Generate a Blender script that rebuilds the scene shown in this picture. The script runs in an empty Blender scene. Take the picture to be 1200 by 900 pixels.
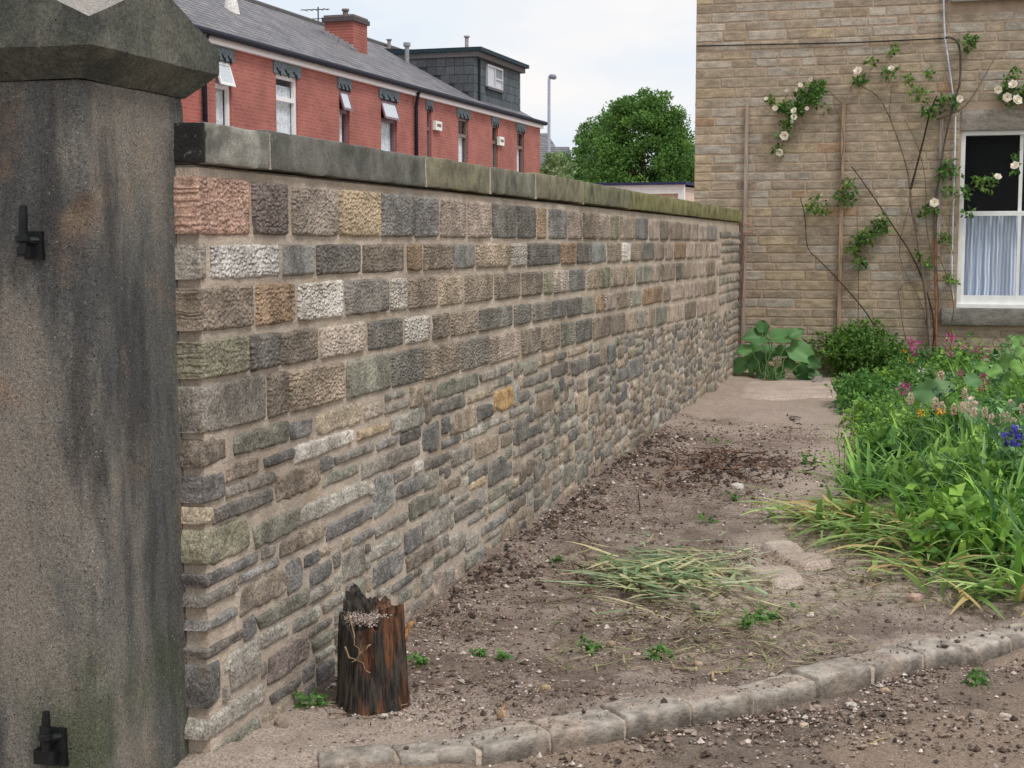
import bpy, math, random
import numpy as np
from mathutils import Matrix
random.seed(7); RNG = np.random.default_rng(7)
S = bpy.context.scene
COL = S.collection
rad = math.radians

# ------------------------------------------------------------------ camera
FPX = 1700.0; EYE = 1.6
PITCH = math.atan(167/FPX); YAW = rad(15.571)
cd = bpy.data.cameras.new('camera'); cam = bpy.data.objects.new('camera', cd); COL.objects.link(cam)
cam.location = (0, 0, EYE); cam.rotation_euler = (rad(90)-PITCH, 0, YAW)
cd.sensor_width = 36; cd.lens = FPX/1200*36; cd.clip_start = 0.05; cd.clip_end = 3000
S.camera = cam
# ------------------------------------------------------------------ light
SUN_EL, SUN_AZ = rad(56), rad(125)      # azimuth clockwise from +Y
w = bpy.data.worlds.new('World'); S.world = w; w.use_nodes = True
nt = w.node_tree; nt.nodes.clear()
out = nt.nodes.new('ShaderNodeOutputWorld')
sky = nt.nodes.new('ShaderNodeTexSky'); sky.sky_type = 'NISHITA'; sky.sun_disc = False
sky.sun_elevation = SUN_EL; sky.sun_rotation = SUN_AZ
b1 = nt.nodes.new('ShaderNodeBackground'); b1.inputs[1].default_value = 0.12
nt.links.new(sky.outputs[0], b1.inputs[0])
b2 = nt.nodes.new('ShaderNodeBackground'); b2.inputs[1].default_value = 0.74
tc = nt.nodes.new('ShaderNodeTexCoord'); mp = nt.nodes.new('ShaderNodeMapping'); mp.inputs['Scale'].default_value = (1, 1, 3.2)
mp.inputs['Location'].default_value = (0.35, 0.2, 0.1)
nz = nt.nodes.new('ShaderNodeTexNoise'); nz.inputs['Scale'].default_value = 2.6; nz.inputs['Detail'].default_value = 5
nt.links.new(tc.outputs['Generated'], mp.inputs[0]); nt.links.new(mp.outputs[0], nz.inputs['Vector'])
rp = nt.nodes.new('ShaderNodeValToRGB'); rp.color_ramp.elements[0].position = 0.30; rp.color_ramp.elements[1].position = 0.52
rp.color_ramp.elements[0].color = (.5, .5, .5, 1)
nt.links.new(nz.outputs[0], rp.inputs[0])
nz2 = nt.nodes.new('ShaderNodeTexNoise'); nz2.inputs['Scale'].default_value = 3.4; nz2.inputs['Detail'].default_value = 5; nt.links.new(mp.outputs[0], nz2.inputs['Vector'])
rp2 = nt.nodes.new('ShaderNodeValToRGB'); rp2.color_ramp.elements[0].position = .40; rp2.color_ramp.elements[1].position = .60
rp2.color_ramp.elements[0].color = (.80, .88, .97, 1); rp2.color_ramp.elements[1].color = (1.0, .975, .965, 1)
nt.links.new(nz2.outputs[0], rp2.inputs[0]); nt.links.new(rp2.outputs[0], b2.inputs[0])
mx = nt.nodes.new('ShaderNodeMixShader'); nt.links.new(rp.outputs[0], mx.inputs[0])
nt.links.new(b1.outputs[0], mx.inputs[1]); nt.links.new(b2.outputs[0], mx.inputs[2]); nt.links.new(mx.outputs[0], out.inputs[0])
sd = bpy.data.lights.new('sun', 'SUN'); sd.energy = 1.5; sd.angle = rad(14); sd.color = (1, .97, .93)
so = bpy.data.objects.new('sun', sd); COL.objects.link(so)
so.rotation_euler = (rad(90)-SUN_EL, 0, math.pi-SUN_AZ)
S.view_settings.view_transform = 'Standard'; S.view_settings.look = 'None'
S.view_settings.exposure = 0.42; S.view_settings.gamma = 1
S.cycles.max_bounces = 5; S.cycles.transparent_max_bounces = 6

# ------------------------------------------------------------------ geometry of the view: photo pixel -> point on a real plane
_f = np.array([-math.sin(YAW), math.cos(YAW), 0]); _r = np.array([math.cos(YAW), math.sin(YAW), 0]); _u = np.array([0, 0, 1.])
_F = _f*math.cos(PITCH)-_u*math.sin(PITCH); _U = _u*math.cos(PITCH)+_f*math.sin(PITCH); _C = np.array([0, 0, EYE])
def ray(x, y): return _r*(x-600)+_U*(450-y)+_F*FPX
def gnd(x, y, z=0.0): d = ray(x, y); return _C+d*(z-EYE)/d[2]
def onx(x, y, X): d = ray(x, y); return _C+d*X/d[0]
def ony(x, y, Y): d = ray(x, y); return _C+d*Y/d[1]

# ------------------------------------------------------------------ helpers
def lin(*c):
    if len(c) == 1: c = (c[0],)*3
    return tuple((v/255/12.92) if v/255 < .04045 else ((v/255+.055)/1.055)**2.4 for v in c)
def _hash(ix, iy, iz):
    h = (ix.astype(np.int64)*374761393 + iy.astype(np.int64)*668265263 + iz.astype(np.int64)*2147483647) & 0xffffffff
    h = ((h ^ (h >> 13))*1274126177) & 0xffffffff
    h = ((h ^ (h >> 16))*2246822519) & 0xffffffff
    return ((h ^ (h >> 15)) & 0xffffff)/float(0xffffff)*2-1
def vnoise(p):
    p = np.asarray(p, float); i = np.floor(p); f = p-i; f = f*f*(3-2*f); i = i.astype(np.int64)
    x, y, z = i[..., 0], i[..., 1], i[..., 2]; r = 0
    for dx in (0, 1):
        for dy in (0, 1):
            for dz in (0, 1):
                wgt = (f[..., 0] if dx else 1-f[..., 0])*(f[..., 1] if dy else 1-f[..., 1])*(f[..., 2] if dz else 1-f[..., 2])
                r = r+wgt*_hash(x+dx, y+dy, z+dz)
    return r
def fbm(p, o=3):
    p = np.asarray(p, float); a = 1.; r = 0.; n = 0.
    for k in range(o): r = r+a*vnoise(p*2**k+17.3*k); n += a; a *= .5
    return r/n
def sstep(a, b, x): t = np.clip((x-a)/(b-a), 0, 1); return t*t*(3-2*t)

class MB:
    """collects vertices, faces and per-vertex colours for one mesh"""
    def __init__(s): s.V = []; s.F = []; s.C = []; s.M = []; s.n = 0
    def add(s, V, F, col=(.5, .5, .5, 1), mi=0):
        V = np.asarray(V, float).reshape(-1, 3); c = np.asarray(col, float)
        if c.ndim == 1:
            if len(c) == 3: c = np.append(c, 1.)
            c = np.tile(c, (len(V), 1))
        elif c.shape[1] == 3: c = np.hstack([c, np.ones((len(c), 1))])
        if isinstance(F, np.ndarray): F = [F]
        else:
            d = {}
            for q in F: d.setdefault(len(q), []).append(q)
            F = [np.array(v) for v in d.values()]
        for q in F: s.F.append(q.astype(np.int64)+s.n); s.M.append(mi)
        s.V.append(V); s.C.append(c); s.n += len(V); return s
    def grid(s, P, col=(.5, .5, .5, 1), flip=False, wrap=False, mi=0):
        nu, nv = P.shape[:2]; idx = np.arange(nu*nv).reshape(nu, nv)
        if wrap: idx = np.vstack([idx, idx[:1]])
        a, b, c, d = idx[:-1, :-1], idx[1:, :-1], idx[1:, 1:], idx[:-1, 1:]
        q = np.stack([a, b, c, d] if not flip else [a, d, c, b], -1).reshape(-1, 4)
        c_ = col
        if isinstance(col, np.ndarray) and col.ndim == 3: c_ = col.reshape(-1, col.shape[2])
        return s.add(P.reshape(-1, 3), q, c_, mi)
    def box(s, lo, hi, col=(.5, .5, .5, 1), M=None, mi=0):
        x0, y0, z0 = lo; x1, y1, z1 = hi
        V = np.array([[x0,y0,z0],[x1,y0,z0],[x1,y1,z0],[x0,y1,z0],[x0,y0,z1],[x1,y0,z1],[x1,y1,z1],[x0,y1,z1]])
        if M is not None: V = M(V)
        return s.add(V, [(0,3,2,1),(4,5,6,7),(0,1,5,4),(1,2,6,5),(2,3,7,6),(3,0,4,7)], col, mi)
    def tube(s, pts, r, n=6, col=(.5, .5, .5, 1), mi=0):
        pts = np.asarray(pts, float); r = np.broadcast_to(np.asarray(r, float), (len(pts),))
        t = np.gradient(pts, axis=0); t /= np.linalg.norm(t, axis=1)[:, None]+1e-9
        up = np.array([0, 0, 1.]) if abs(t[0, 2]) < .9 else np.array([1., 0, 0])
        a = np.cross(t, up); a /= np.linalg.norm(a, axis=1)[:, None]+1e-9; b = np.cross(t, a)
        th = np.arange(n)*2*math.pi/n
        P = pts[None]+(np.cos(th)[:, None, None]*a[None]+np.sin(th)[:, None, None]*b[None])*r[None, :, None]
        s.grid(P, col, wrap=True, mi=mi)
        k = s.n-n*len(pts)
        s.F.append(np.array([[k+i*len(pts) for i in range(n)][::-1]])); s.M.append(mi)
        s.F.append(np.array([[k+i*len(pts)+len(pts)-1 for i in range(n)]])); s.M.append(mi)
        return s
    def mesh(s, name, mats, smooth=False, origin=(0, 0, 0)):
        V = np.vstack(s.V)-np.asarray(origin, float); C = np.vstack(s.C)
        me = bpy.data.meshes.new(name); me.vertices.add(len(V)); me.vertices.foreach_set('co', V.astype(np.float32).ravel())
        L = np.concatenate([f.ravel() for f in s.F]); sz = np.concatenate([np.full(len(f), f.shape[1]) for f in s.F])
        mi = np.concatenate([np.full(len(f), m) for f, m in zip(s.F, s.M)])
        me.loops.add(len(L)); me.loops.foreach_set('vertex_index', L.astype(np.int32))
        me.polygons.add(len(sz)); st = np.concatenate([[0], np.cumsum(sz)[:-1]])
        me.polygons.foreach_set('loop_start', st.astype(np.int32)); me.polygons.foreach_set('loop_total', sz.astype(np.int32))
        me.polygons.foreach_set('material_index', mi.astype(np.int32))
        me.polygons.foreach_set('use_smooth', np.full(len(sz), bool(smooth)))
        at = me.color_attributes.new('tint', 'FLOAT_COLOR', 'POINT'); at.data.foreach_set('color', C.astype(np.float32).ravel())
        for m in (mats if isinstance(mats, (list, tuple)) else [mats]): me.materials.append(m)
        me.update(); me.validate(); return me
    def build(s, name, mats, parent=None, smooth=False, **kw):
        o_ = org(parent) if parent is not None else kw.pop('origin', (0, 0, 0))
        return link(name, s.mesh(name, mats, smooth, o_), parent, **kw) if parent is not None else link(name, s.mesh(name, mats, smooth, o_), None, loc=o_, **kw)
def org(o):
    p = np.zeros(3)
    while o is not None: p = p+np.array(o.location); o = o.parent
    return p
def link(name, data, parent=None, loc=(0, 0, 0), label=None, cat=None, group=None, kind=None):
    o = bpy.data.objects.new(name, data); COL.objects.link(o)
    if parent is not None: o.parent = parent
    o.location = loc; tag(o, label, cat, group, kind); return o
def tag(o, label=None, cat=None, group=None, kind=None):
    if label: o['label'] = label
    if cat: o['category'] = cat
    if group: o['group'] = group
    if kind: o['kind'] = kind
def thing(name, label, cat, loc=(0, 0, 0), group=None, rz=0, kind=None):
    o = link(name, None, None, tuple(float(v) for v in loc), label, cat, group, kind); o.empty_display_size = .1
    o.rotation_euler.z = rz; return o
def copy_tree(o, parent=None):
    c = o.copy(); COL.objects.link(c); c.parent = parent
    for ch in list(o.children): copy_tree(ch, c)
    return c

# ------------------------------------------------------------------ materials
class NT:
    def __init__(s, name):
        s.m = bpy.data.materials.new(name); s.m.use_nodes = True; s.t = s.m.node_tree; s.t.nodes.clear()
        s.o = s.t.nodes.new('ShaderNodeOutputMaterial'); s.b = s.t.nodes.new('ShaderNodeBsdfPrincipled')
        s.t.links.new(s.b.outputs[0], s.o.inputs[0]); s.b.inputs['Specular IOR Level'].default_value = .25
        g = s.t.nodes.new('ShaderNodeNewGeometry'); s.pos = g.outputs['Position']
    def N(s, t, **k):
        n = s.t.nodes.new('ShaderNode'+t)
        for a, v in k.items():
            if hasattr(n, a) and a not in ('inputs',): setattr(n, a, v)
        return n
    def put(s, sock, v):
        if hasattr(v, 'is_output') or isinstance(v, bpy.types.NodeSocket): s.t.links.new(v, sock)
        else:
            if isinstance(v, (tuple, list)) and len(v) == 3 and sock.type == 'RGBA': v = (*v, 1)
            sock.default_value = v
    def map(s, sc=(1, 1, 1), loc=(0, 0, 0), v=None):
        n = s.N('Mapping'); s.put(n.inputs[0], v or s.pos); n.inputs['Scale'].default_value = sc; n.inputs['Location'].default_value = loc; return n.outputs[0]
    def noise(s, scale, detail=3, v=None, rough=.55, dist=0):
        n = s.N('TexNoise'); s.put(n.inputs['Vector'], v or s.pos); n.inputs['Scale'].default_value = scale
        n.inputs['Detail'].default_value = detail; n.inputs['Roughness'].default_value = rough; n.inputs['Distortion'].default_value = dist; return n.outputs[0]
    def voro(s, scale, v=None, feat='F1', o=0, rnd=1):
        n = s.N('TexVoronoi'); n.feature = feat; s.put(n.inputs['Vector'], v or s.pos); n.inputs['Scale'].default_value = scale
        n.inputs['Randomness'].default_value = rnd; return n.outputs[o]
    def ramp(s, x, a, b, ca=0., cb=1.):
        n = s.N('MapRange'); n.interpolation_type = 'SMOOTHSTEP'; s.put(n.inputs[0], x); n.inputs[1].default_value = a; n.inputs[2].default_value = b
        n.inputs[3].default_value = ca; n.inputs[4].default_value = cb; return n.outputs[0]
    def math(s, op, a, b=0.):
        n = s.N('Math'); n.operation = op; s.put(n.inputs[0], a); s.put(n.inputs[1], b); return n.outputs[0]
    def mix(s, f, a, b, bt='MIX'):
        n = s.N('Mix'); n.data_type = 'RGBA'; n.blend_type = bt; n.clamp_result = True
        s.put(n.inputs[0], f); s.put(n.inputs[6], a); s.put(n.inputs[7], b); return n.outputs[2]
    def val(s, c, f):   # multiply brightness
        n = s.N('Mix'); n.data_type = 'RGBA'; n.blend_type = 'MULTIPLY'; n.inputs[0].default_value = 1
        s.put(n.inputs[6], c); cb = s.N('CombineColor'); [s.put(cb.inputs[i], f) for i in range(3)]; s.put(n.inputs[7], cb.outputs[0]); return n.outputs[2]
    def tint(s): n = s.N('VertexColor'); n.layer_name = 'tint'; return n.outputs[0], n.outputs[1]
    def bump(s, h, dist=.01, st=1., prev=None):
        n = s.N('Bump'); n.inputs['Strength'].default_value = st; n.inputs['Distance'].default_value = dist; s.put(n.inputs['Height'], h)
        if prev is not None: s.t.links.new(prev, n.inputs['Normal'])
        return n.outputs[0]
    def done(s, col=None, rough=.85, nrm=None, metal=0, spec=None):
        if col is not None: s.put(s.b.inputs['Base Color'], col)
        s.put(s.b.inputs['Roughness'], rough); s.b.inputs['Metallic'].default_value = metal
        if spec is not None: s.b.inputs['Specular IOR Level'].default_value = spec
        if nrm is not None: s.t.links.new(nrm, s.b.inputs['Normal'])
        return s.m
def simple(name, c, rough=.7, var=.25, sc=12, bump=0, metal=0, spec=.3):
    n = NT(name); v = n.ramp(n.noise(sc, 4), .3, .7, 1-var, 1+var); return n.done(n.val(c, v), rough, n.bump(n.noise(sc*6, 3), bump) if bump else None, metal, spec)
def tinted(name, rough=.8, var=.2, sc=14, bump=0, bsc=60, spec=.25):
    n = NT(name); c, a = n.tint(); v = n.ramp(n.noise(sc, 4), .3, .7, 1-var, 1+var)
    return n.done(n.val(c, v), rough, n.bump(n.noise(bsc, 4), bump) if bump else None, 0, spec)

def m_wallstone():
    n = NT('wall_stone'); c, a = n.tint()
    big = n.ramp(n.noise(9, 4, rough=.65), .32, .68, .62, 1.35); fine = n.ramp(n.noise(130, 4, rough=.75), .32, .68, .5, 1.55)
    col = n.val(n.val(c, big), fine)
    col = n.mix(n.ramp(n.noise(22, 4), .56, .72, 0, .5), col, lin(120, 104, 84))
    col = n.mix(n.ramp(n.noise(30, 4, v=n.map(loc=(5, 3, 1))), .60, .72, 0, .6), col, lin(58, 57, 58))
    col = n.mix(n.ramp(n.noise(15, 5, n.map(loc=(2, 6, 8)), .7), .58, .72, 0, .55), col, lin(176, 160, 145))     # mortar smeared over the faces
    col = n.mix(n.math('MULTIPLY', n.ramp(n.noise(75, 3, n.map(loc=(1, 4, 2)), .7), .60, .68), .55), col, lin(206, 197, 186))     # chalky chips
    # pecked tooling: rows of small bright-edged pits (strength in tint alpha)
    wob = n.noise(14, 2); mv = n.map((1, 1, 1)); sp = n.N('SeparateXYZ'); n.put(sp.inputs[0], mv)
    zz = n.math('ADD', sp.outputs[2], n.math('MULTIPLY', wob, .03)); cb = n.N('CombineXYZ')
    n.put(cb.inputs[0], sp.outputs[0]); n.put(cb.inputs[1], n.math('MULTIPLY', sp.outputs[1], 46)); n.put(cb.inputs[2], n.math('MULTIPLY', zz, 68))
    pk = n.voro(1., cb.outputs[0], rnd=.75)
    pit = n.ramp(pk, .15, .7, 1, 0)
    pa = n.math('MULTIPLY', pit, a)
    col = n.mix(n.math('MULTIPLY', pa, .42), col, n.val(c, 1.75))
    h = n.math('ADD', n.math('MULTIPLY', n.noise(60, 5, rough=.7), 1.0), n.math('MULTIPLY', pa, .9))
    col = n.val(col, n.ramp(n.noise(1.3, 5, n.map((1, 1, .7), (6, 2, 4)), .65), .34, .62, .82, 1.1))      # staining that runs across many stones
    nb = n.bump(h, .016, 1.); return n.done(col, .86, nb)
def m_mortar():
    n = NT('mortar'); v = n.ramp(n.noise(7, 5), .3, .7, .82, 1.15); f = n.ramp(n.noise(190, 2), .3, .7, .82, 1.16)
    col = n.val(n.val(lin(198, 182, 165), v), f)
    col = n.mix(n.ramp(n.noise(4, 4, v=n.map(loc=(3, 9, 4))), .5, .7, 0, .5), col, lin(172, 150, 122))
    col = n.val(col, n.ramp(n.noise(1.3, 5, n.map((1, 1, .7), (6, 2, 4)), .65), .34, .62, .86, 1.06))
    return n.done(col, .95, n.bump(n.noise(55, 5, rough=.7), .014, 1.))
def m_pillar():
    n = NT('pillar_stone'); st = n.map((1, 1, .16))
    base = n.mix(n.ramp(n.noise(3.0, 5, n.map((1, 1, .3)), .65), .40, .62), lin(92, 92, 89), lin(130, 123, 113))
    base = n.mix(n.ramp(n.noise(4.2, 5, n.map((1, 1, .2), (4, 2, 0)), .65), .48, .64, 0, .75), base, lin(58, 57, 58))
    base = n.mix(n.ramp(n.noise(3.5, 4, n.map(loc=(9, 1, 5))), .56, .72, 0, .42), base, lin(150, 122, 98))
    sp = n.N('SeparateXYZ'); n.put(sp.inputs[0], n.pos)
    moss = n.math('MULTIPLY', n.ramp(sp.outputs[2], .1, .75, 1, 0), n.ramp(n.noise(6, 4, n.map((1, 1, .35), (1, 7, 2))), .42, .62))
    base = n.mix(n.math('MULTIPLY', moss, .7), base, lin(70, 80, 52))
    fine = n.ramp(n.noise(230, 2, rough=.8), .25, .75, .5, 1.55); base = n.val(n.val(base, fine), n.ramp(n.noise(105, 3, rough=.75), .32, .68, .80, 1.22))
    sp2 = n.ramp(n.voro(85), .10, .22, 1, 0); msk = n.ramp(n.noise(40, 2), .5, .58)
    base = n.mix(n.math('MULTIPLY', sp2, msk), base, lin(28, 28, 28))
    wh = n.math('MULTIPLY', n.ramp(n.voro(70, n.map(loc=(3.1, 2.2, 1.7))), .08, .2, 1, 0), n.ramp(n.noise(33, 2, n.map(loc=(8, 8, 8))), .55, .62))
    base = n.mix(n.math('MULTIPLY', wh, .7), base, lin(190, 185, 175))
    h = n.math('SUBTRACT', n.noise(120, 4, rough=.75), n.math('MULTIPLY', n.math('MULTIPLY', sp2, msk), .8))
    return n.done(base, .9, n.bump(h, .006, .8))
def m_cap():
    n = NT('pillar_cap_stone'); base = n.mix(n.ramp(n.noise(5, 5, rough=.6), .35, .65), lin(74, 76, 70), lin(108, 107, 96))
    base = n.mix(n.ramp(n.noise(7, 4, n.map(loc=(2, 5, 5))), .5, .7, 0, .6), base, lin(60, 62, 60))
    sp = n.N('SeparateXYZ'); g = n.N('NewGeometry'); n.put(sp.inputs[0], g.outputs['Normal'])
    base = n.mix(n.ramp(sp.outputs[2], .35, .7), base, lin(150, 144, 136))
    base = n.val(n.val(base, n.ramp(n.noise(230, 2, rough=.8), .25, .75, .6, 1.4)), n.ramp(n.noise(75, 3, rough=.7), .3, .7, .72, 1.26))
    pit = n.math('MULTIPLY', n.ramp(n.voro(45), .08, .16, 1, 0), n.ramp(n.noise(25, 2), .54, .6))
    base = n.mix(pit, base, lin(34, 34, 32))
    return n.done(base, .9, n.bump(n.math('SUBTRACT', n.noise(90, 4, rough=.7), pit), .005, .7))
def m_coping():
    n = NT('coping_stone'); c, a = n.tint()
    col = n.val(c, n.ramp(n.noise(8, 5, rough=.65), .3, .7, .68, 1.3))
    col = n.mix(n.ramp(n.noise(6, 4, n.map(loc=(3, 3, 1))), .5, .68, 0, .55), col, lin(62, 62, 58))
    col = n.mix(n.ramp(n.noise(40, 3), .62, .72, 0, .5), col, lin(150, 150, 138))
    col = n.val(col, n.ramp(n.noise(260, 2, rough=.8), .25, .75, .62, 1.38))
    return n.done(col, .9, n.bump(n.noise(70, 5, rough=.75), .008, .8))
def m_facstone():
    n = NT('house_stone'); c, a = n.tint()
    col = n.val(c, n.ramp(n.noise(7, 5, n.map((1, 1, 2.2)), .65), .3, .7, .72, 1.28))
    col = n.mix(n.ramp(n.noise(5, 4, n.map((1, 1, 2.5), (7, 1, 2))), .57, .72, 0, .3), col, lin(158, 132, 100))
    col = n.val(col, n.ramp(n.noise(60, 3), .3, .7, .84, 1.16))
    return n.done(col, .9, n.bump(n.noise(32, 5, n.map((1, 1, 2)), .7), .012, .6))
def m_brick():
    n = NT('red_brick'); sp = n.N('SeparateXYZ'); n.put(sp.inputs[0], n.pos); cb = n.N('CombineXYZ')
    n.put(cb.inputs[0], sp.outputs[1]); n.put(cb.inputs[1], sp.outputs[2]); b = n.N('TexBrick'); n.put(b.inputs['Vector'], cb.outputs[0])
    c, a = n.tint()
    n.put(b.inputs['Color1'], n.val(c, .9)); n.put(b.inputs['Color2'], n.val(c, 1.12)); n.put(b.inputs['Mortar'], n.mix(.55, c, lin(170, 140, 128)))
    b.inputs['Scale'].default_value = 1; b.inputs['Brick Width'].default_value = .225; b.inputs['Row Height'].default_value = .075; b.inputs['Mortar Size'].default_value = .010
    col = n.val(b.outputs[0], n.ramp(n.noise(1.3, 4), .3, .7, .85, 1.12)); return n.done(col, .85, n.bump(b.outputs[1], -.006, .6))
def m_slate():
    n = NT('slate_roof'); sp = n.N('SeparateXYZ'); n.put(sp.inputs[0], n.pos); cb = n.N('CombineXYZ')
    n.put(cb.inputs[0], sp.outputs[1]); n.put(cb.inputs[1], n.math('MULTIPLY', sp.outputs[2], 1.9)); b = n.N('TexBrick'); n.put(b.inputs['Vector'], cb.outputs[0])
    n.put(b.inputs['Color1'], lin(116, 114, 120)); n.put(b.inputs['Color2'], lin(140, 136, 136)); n.put(b.inputs['Mortar'], lin(62, 62, 66))
    b.inputs['Scale'].default_value = 1; b.inputs['Brick Width'].default_value = .3; b.inputs['Row Height'].default_value = .21; b.inputs['Mortar Size'].default_value = .018
    col = n.val(b.outputs[0], n.ramp(n.noise(1.5, 5, rough=.7), .3, .7, .78, 1.2)); return n.done(col, .7, n.bump(b.outputs[1], -.02, .8))
def m_soil(name, c1, c2, c3):
    n = NT(name); t, a = n.tint()
    col = n.mix(n.ramp(n.noise(3.2, 6, rough=.65), .38, .64), c1, c2)
    col = n.mix(n.ramp(n.noise(17, 5, rough=.7), .52, .68, 0, .75), col, c3)
    col = n.mix(a, col, t)                                    # tint: compacted sandy or root-red earth where the place has it
    col = n.val(col, n.ramp(n.noise(95, 4, rough=.75), .3, .7, .6, 1.42))
    chips = n.math('MULTIPLY', n.ramp(n.voro(130), .10, .2, 1, 0), n.ramp(n.noise(26, 3), .5, .6))
    col = n.mix(n.math('MULTIPLY', chips, .7), col, lin(205, 195, 182))
    h = n.math('ADD', n.noise(70, 5, rough=.75), n.math('MULTIPLY', n.noise(210, 2), .4))
    return n.done(col, .95, n.bump(h, .014, .9))
def m_leaf(name='leaf', tr=.3):
    n = NT(name); c, a = n.tint(); hs_ = n.N('HueSaturation'); hs_.inputs['Saturation'].default_value = .98; hs_.inputs['Value'].default_value = 1.08; n.put(hs_.inputs['Color'], c); c = hs_.outputs[0] if name == 'leaf' else c; n.put(n.b.inputs['Base Color'], c); n.b.inputs['Roughness'].default_value = .5; n.b.inputs['Specular IOR Level'].default_value = .3
    t = n.N('BsdfTranslucent'); n.put(t.inputs[0], n.val(c, 1.3)); m = n.N('MixShader'); m.inputs[0].default_value = tr
    n.t.links.new(n.b.outputs[0], m.inputs[1]); n.t.links.new(t.outputs[0], m.inputs[2]); n.t.links.new(m.outputs[0], n.o.inputs[0]); return n.m
def m_glass():
    n = NT('window_glass'); n.t.nodes.remove(n.b); g = n.N('BsdfGlossy'); g.inputs[1].default_value = .02; t = n.N('BsdfTransparent')
    f = n.N('Fresnel'); f.inputs[0].default_value = 1.16; g_ = n.N('NewGeometry'); m = n.N('MixShader'); n.t.links.new(n.math('MULTIPLY', f.outputs[0], n.math('SUBTRACT', 1., g_.outputs['Backfacing'])), m.inputs[0])
    n.t.links.new(t.outputs[0], m.inputs[1]); n.t.links.new(g.outputs[0], m.inputs[2]); n.t.links.new(m.outputs[0], n.o.inputs[0]); return n.m
def m_curtain():
    n = NT('striped_curtain'); sp = n.N('SeparateXYZ'); n.put(sp.inputs[0], n.pos)
    s1 = n.math('SINE', n.math('MULTIPLY', n.math('ADD', sp.outputs[0], n.math('MULTIPLY', n.noise(2.5, 1), .05)), 150))
    col = n.mix(n.ramp(s1, -.2, .5), lin(176, 190, 214), lin(226, 230, 238)); return n.done(col, .9)
def m_wood_stump():
    n = NT('rotten_wood'); v = n.map((1, 1, .12)); g = n.noise(55, 5, v, .7)
    sp = n.N('SeparateXYZ'); n.put(sp.inputs[0], n.pos)
    o = n.math('MULTIPLY', n.ramp(sp.outputs[0], -1.85, -1.79), n.ramp(n.noise(16, 3, n.map((1, 1, .3))), .42, .60, 0, .9))
    col = n.mix(n.ramp(g, .35, .65), lin(34, 31, 30), lin(88, 80, 72)); col = n.mix(o, col, n.mix(n.ramp(g, .4, .65), lin(74, 48, 36), lin(142, 96, 66)))
    return n.done(col, .9, n.bump(g, .02, 1))
def m_wood():
    n = NT('weathered_timber'); c, a = n.tint(); g = n.noise(60, 4, n.map((1, 1, .06)), .6); return n.done(n.val(c, n.ramp(g, .3, .7, .7, 1.25)), .85, n.bump(g, .004, .6))

M = dict(wall=m_wallstone(), mortar=m_mortar(), pillar=m_pillar(), cap=m_cap(), coping=m_coping(), fac=m_facstone(), brick=m_brick(), slate=m_slate(),
    soil=m_soil('soil', lin(126, 110, 99), lin(162, 145, 133), lin(90, 77, 68)), road=m_soil('dirt_road', lin(112, 99, 88), lin(140, 124, 111), lin(78, 70, 62)),
    path=m_soil('concrete_path', lin(186, 168, 154), lin(204, 188, 174), lin(166, 148, 134)),
    leaf=m_leaf(), petal=m_leaf('petal', .2), glass=m_glass(), curtain=m_curtain(), stump=m_wood_stump(), wood=m_wood(),
    iron=simple('black_iron', lin(22, 24, 26), .5, .3, 30, .002), white=simple('white_paint', lin(235, 235, 232), .5, .05), upvc=tinted('window_plastic', .45, .05),
    tint=tinted('plain_tint', .75), rough=tinted('rough_tint', .9, .3, 30, .006, 90), kerb=tinted('kerb_stone', .92, .34, 16, .010, 60), gravel=tinted('gravel', .9, .25, 60, .003, 200),
    dark=simple('dark_room', lin(14, 14, 16), .9, .1), fmortar=simple('house_mortar', lin(172, 151, 130), .95, .14, 6, .006), chrome=simple('tin', (.7, .7, .72), .3, .1, 40, 0, 1))

# ------------------------------------------------------------------ setting: ground, road, path
XW = -2.07; YW0 = 3.95; YW1 = 17.63; YF = 18.0
KPX = [((375, 893), (462, 887)), ((470, 888), (558, 878)), ((566, 877), (643, 858)), ((647, 858), (731, 842)), ((735, 842), (808, 827)),
       ((812, 827), (878, 813)), ((886, 815), (957, 796)), ((960, 797), (1020, 782)), ((1027, 780), (1081, 767)), ((1085, 766), (1132, 757)), ((1143, 762), (1184, 747)),
       ((1188, 747), (1236, 733)), ((1240, 733), (1290, 716)), ((1294, 716), (1345, 700))]
KW = [(gnd(*a, .01), gnd(*b, .01)) for a, b in KPX]
_kx = np.array([p[0] for ab in KW for p in ab]); _ky = np.array([p[1] for ab in KW for p in ab])
def ykerb(x): return np.interp(x, np.concatenate([[-40, _kx[0]-.12], _kx, [_kx[-1]+30]]), np.concatenate([[_ky[0]-1.2, _ky[0]-.12], _ky, [_ky[-1]+27]]))
def blob(x, y, p, r): return np.exp(-(((x-p[0])**2+(y-p[1])**2)/r**2))
ROOT = gnd(845, 552); PILE = gnd(785, 690); ROADL = sstep(0, 1, 0)
def road_z(x): return -.066*sstep(-2.0, -1.1, x)-.005
def bed_z(x, y):
    P = np.stack([x, y, 0*x], -1)
    near = np.exp(-np.clip(y-3, 0, 99)/26)
    z = .030*fbm(P*1.6, 2)+.024*fbm(P*6, 3)*near+.012*fbm(P*24, 3)*near
    flat = sstep(-1.25, -.75, x+.02*(y-8))*sstep(6.5, 8, y)          # trodden strip beside the flower bed
    s = y-ykerb(x); z = z+.022*sstep(.34, .12, s)*(s > .03)*(.55+fbm(P*5+11, 2))
    z = z*(1-.75*flat)
    z = z+.06*np.exp(-((x-XW)/.28)**2)*sstep(5, 8.5, y)*(.6+.7*fbm(P*2.5+9, 2))
    z = z+.07*blob(x, y, ROOT, .5)*(1+.9*fbm(P*9, 3))+.03*blob(x, y, PILE, .5)
    return z-.004
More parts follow.
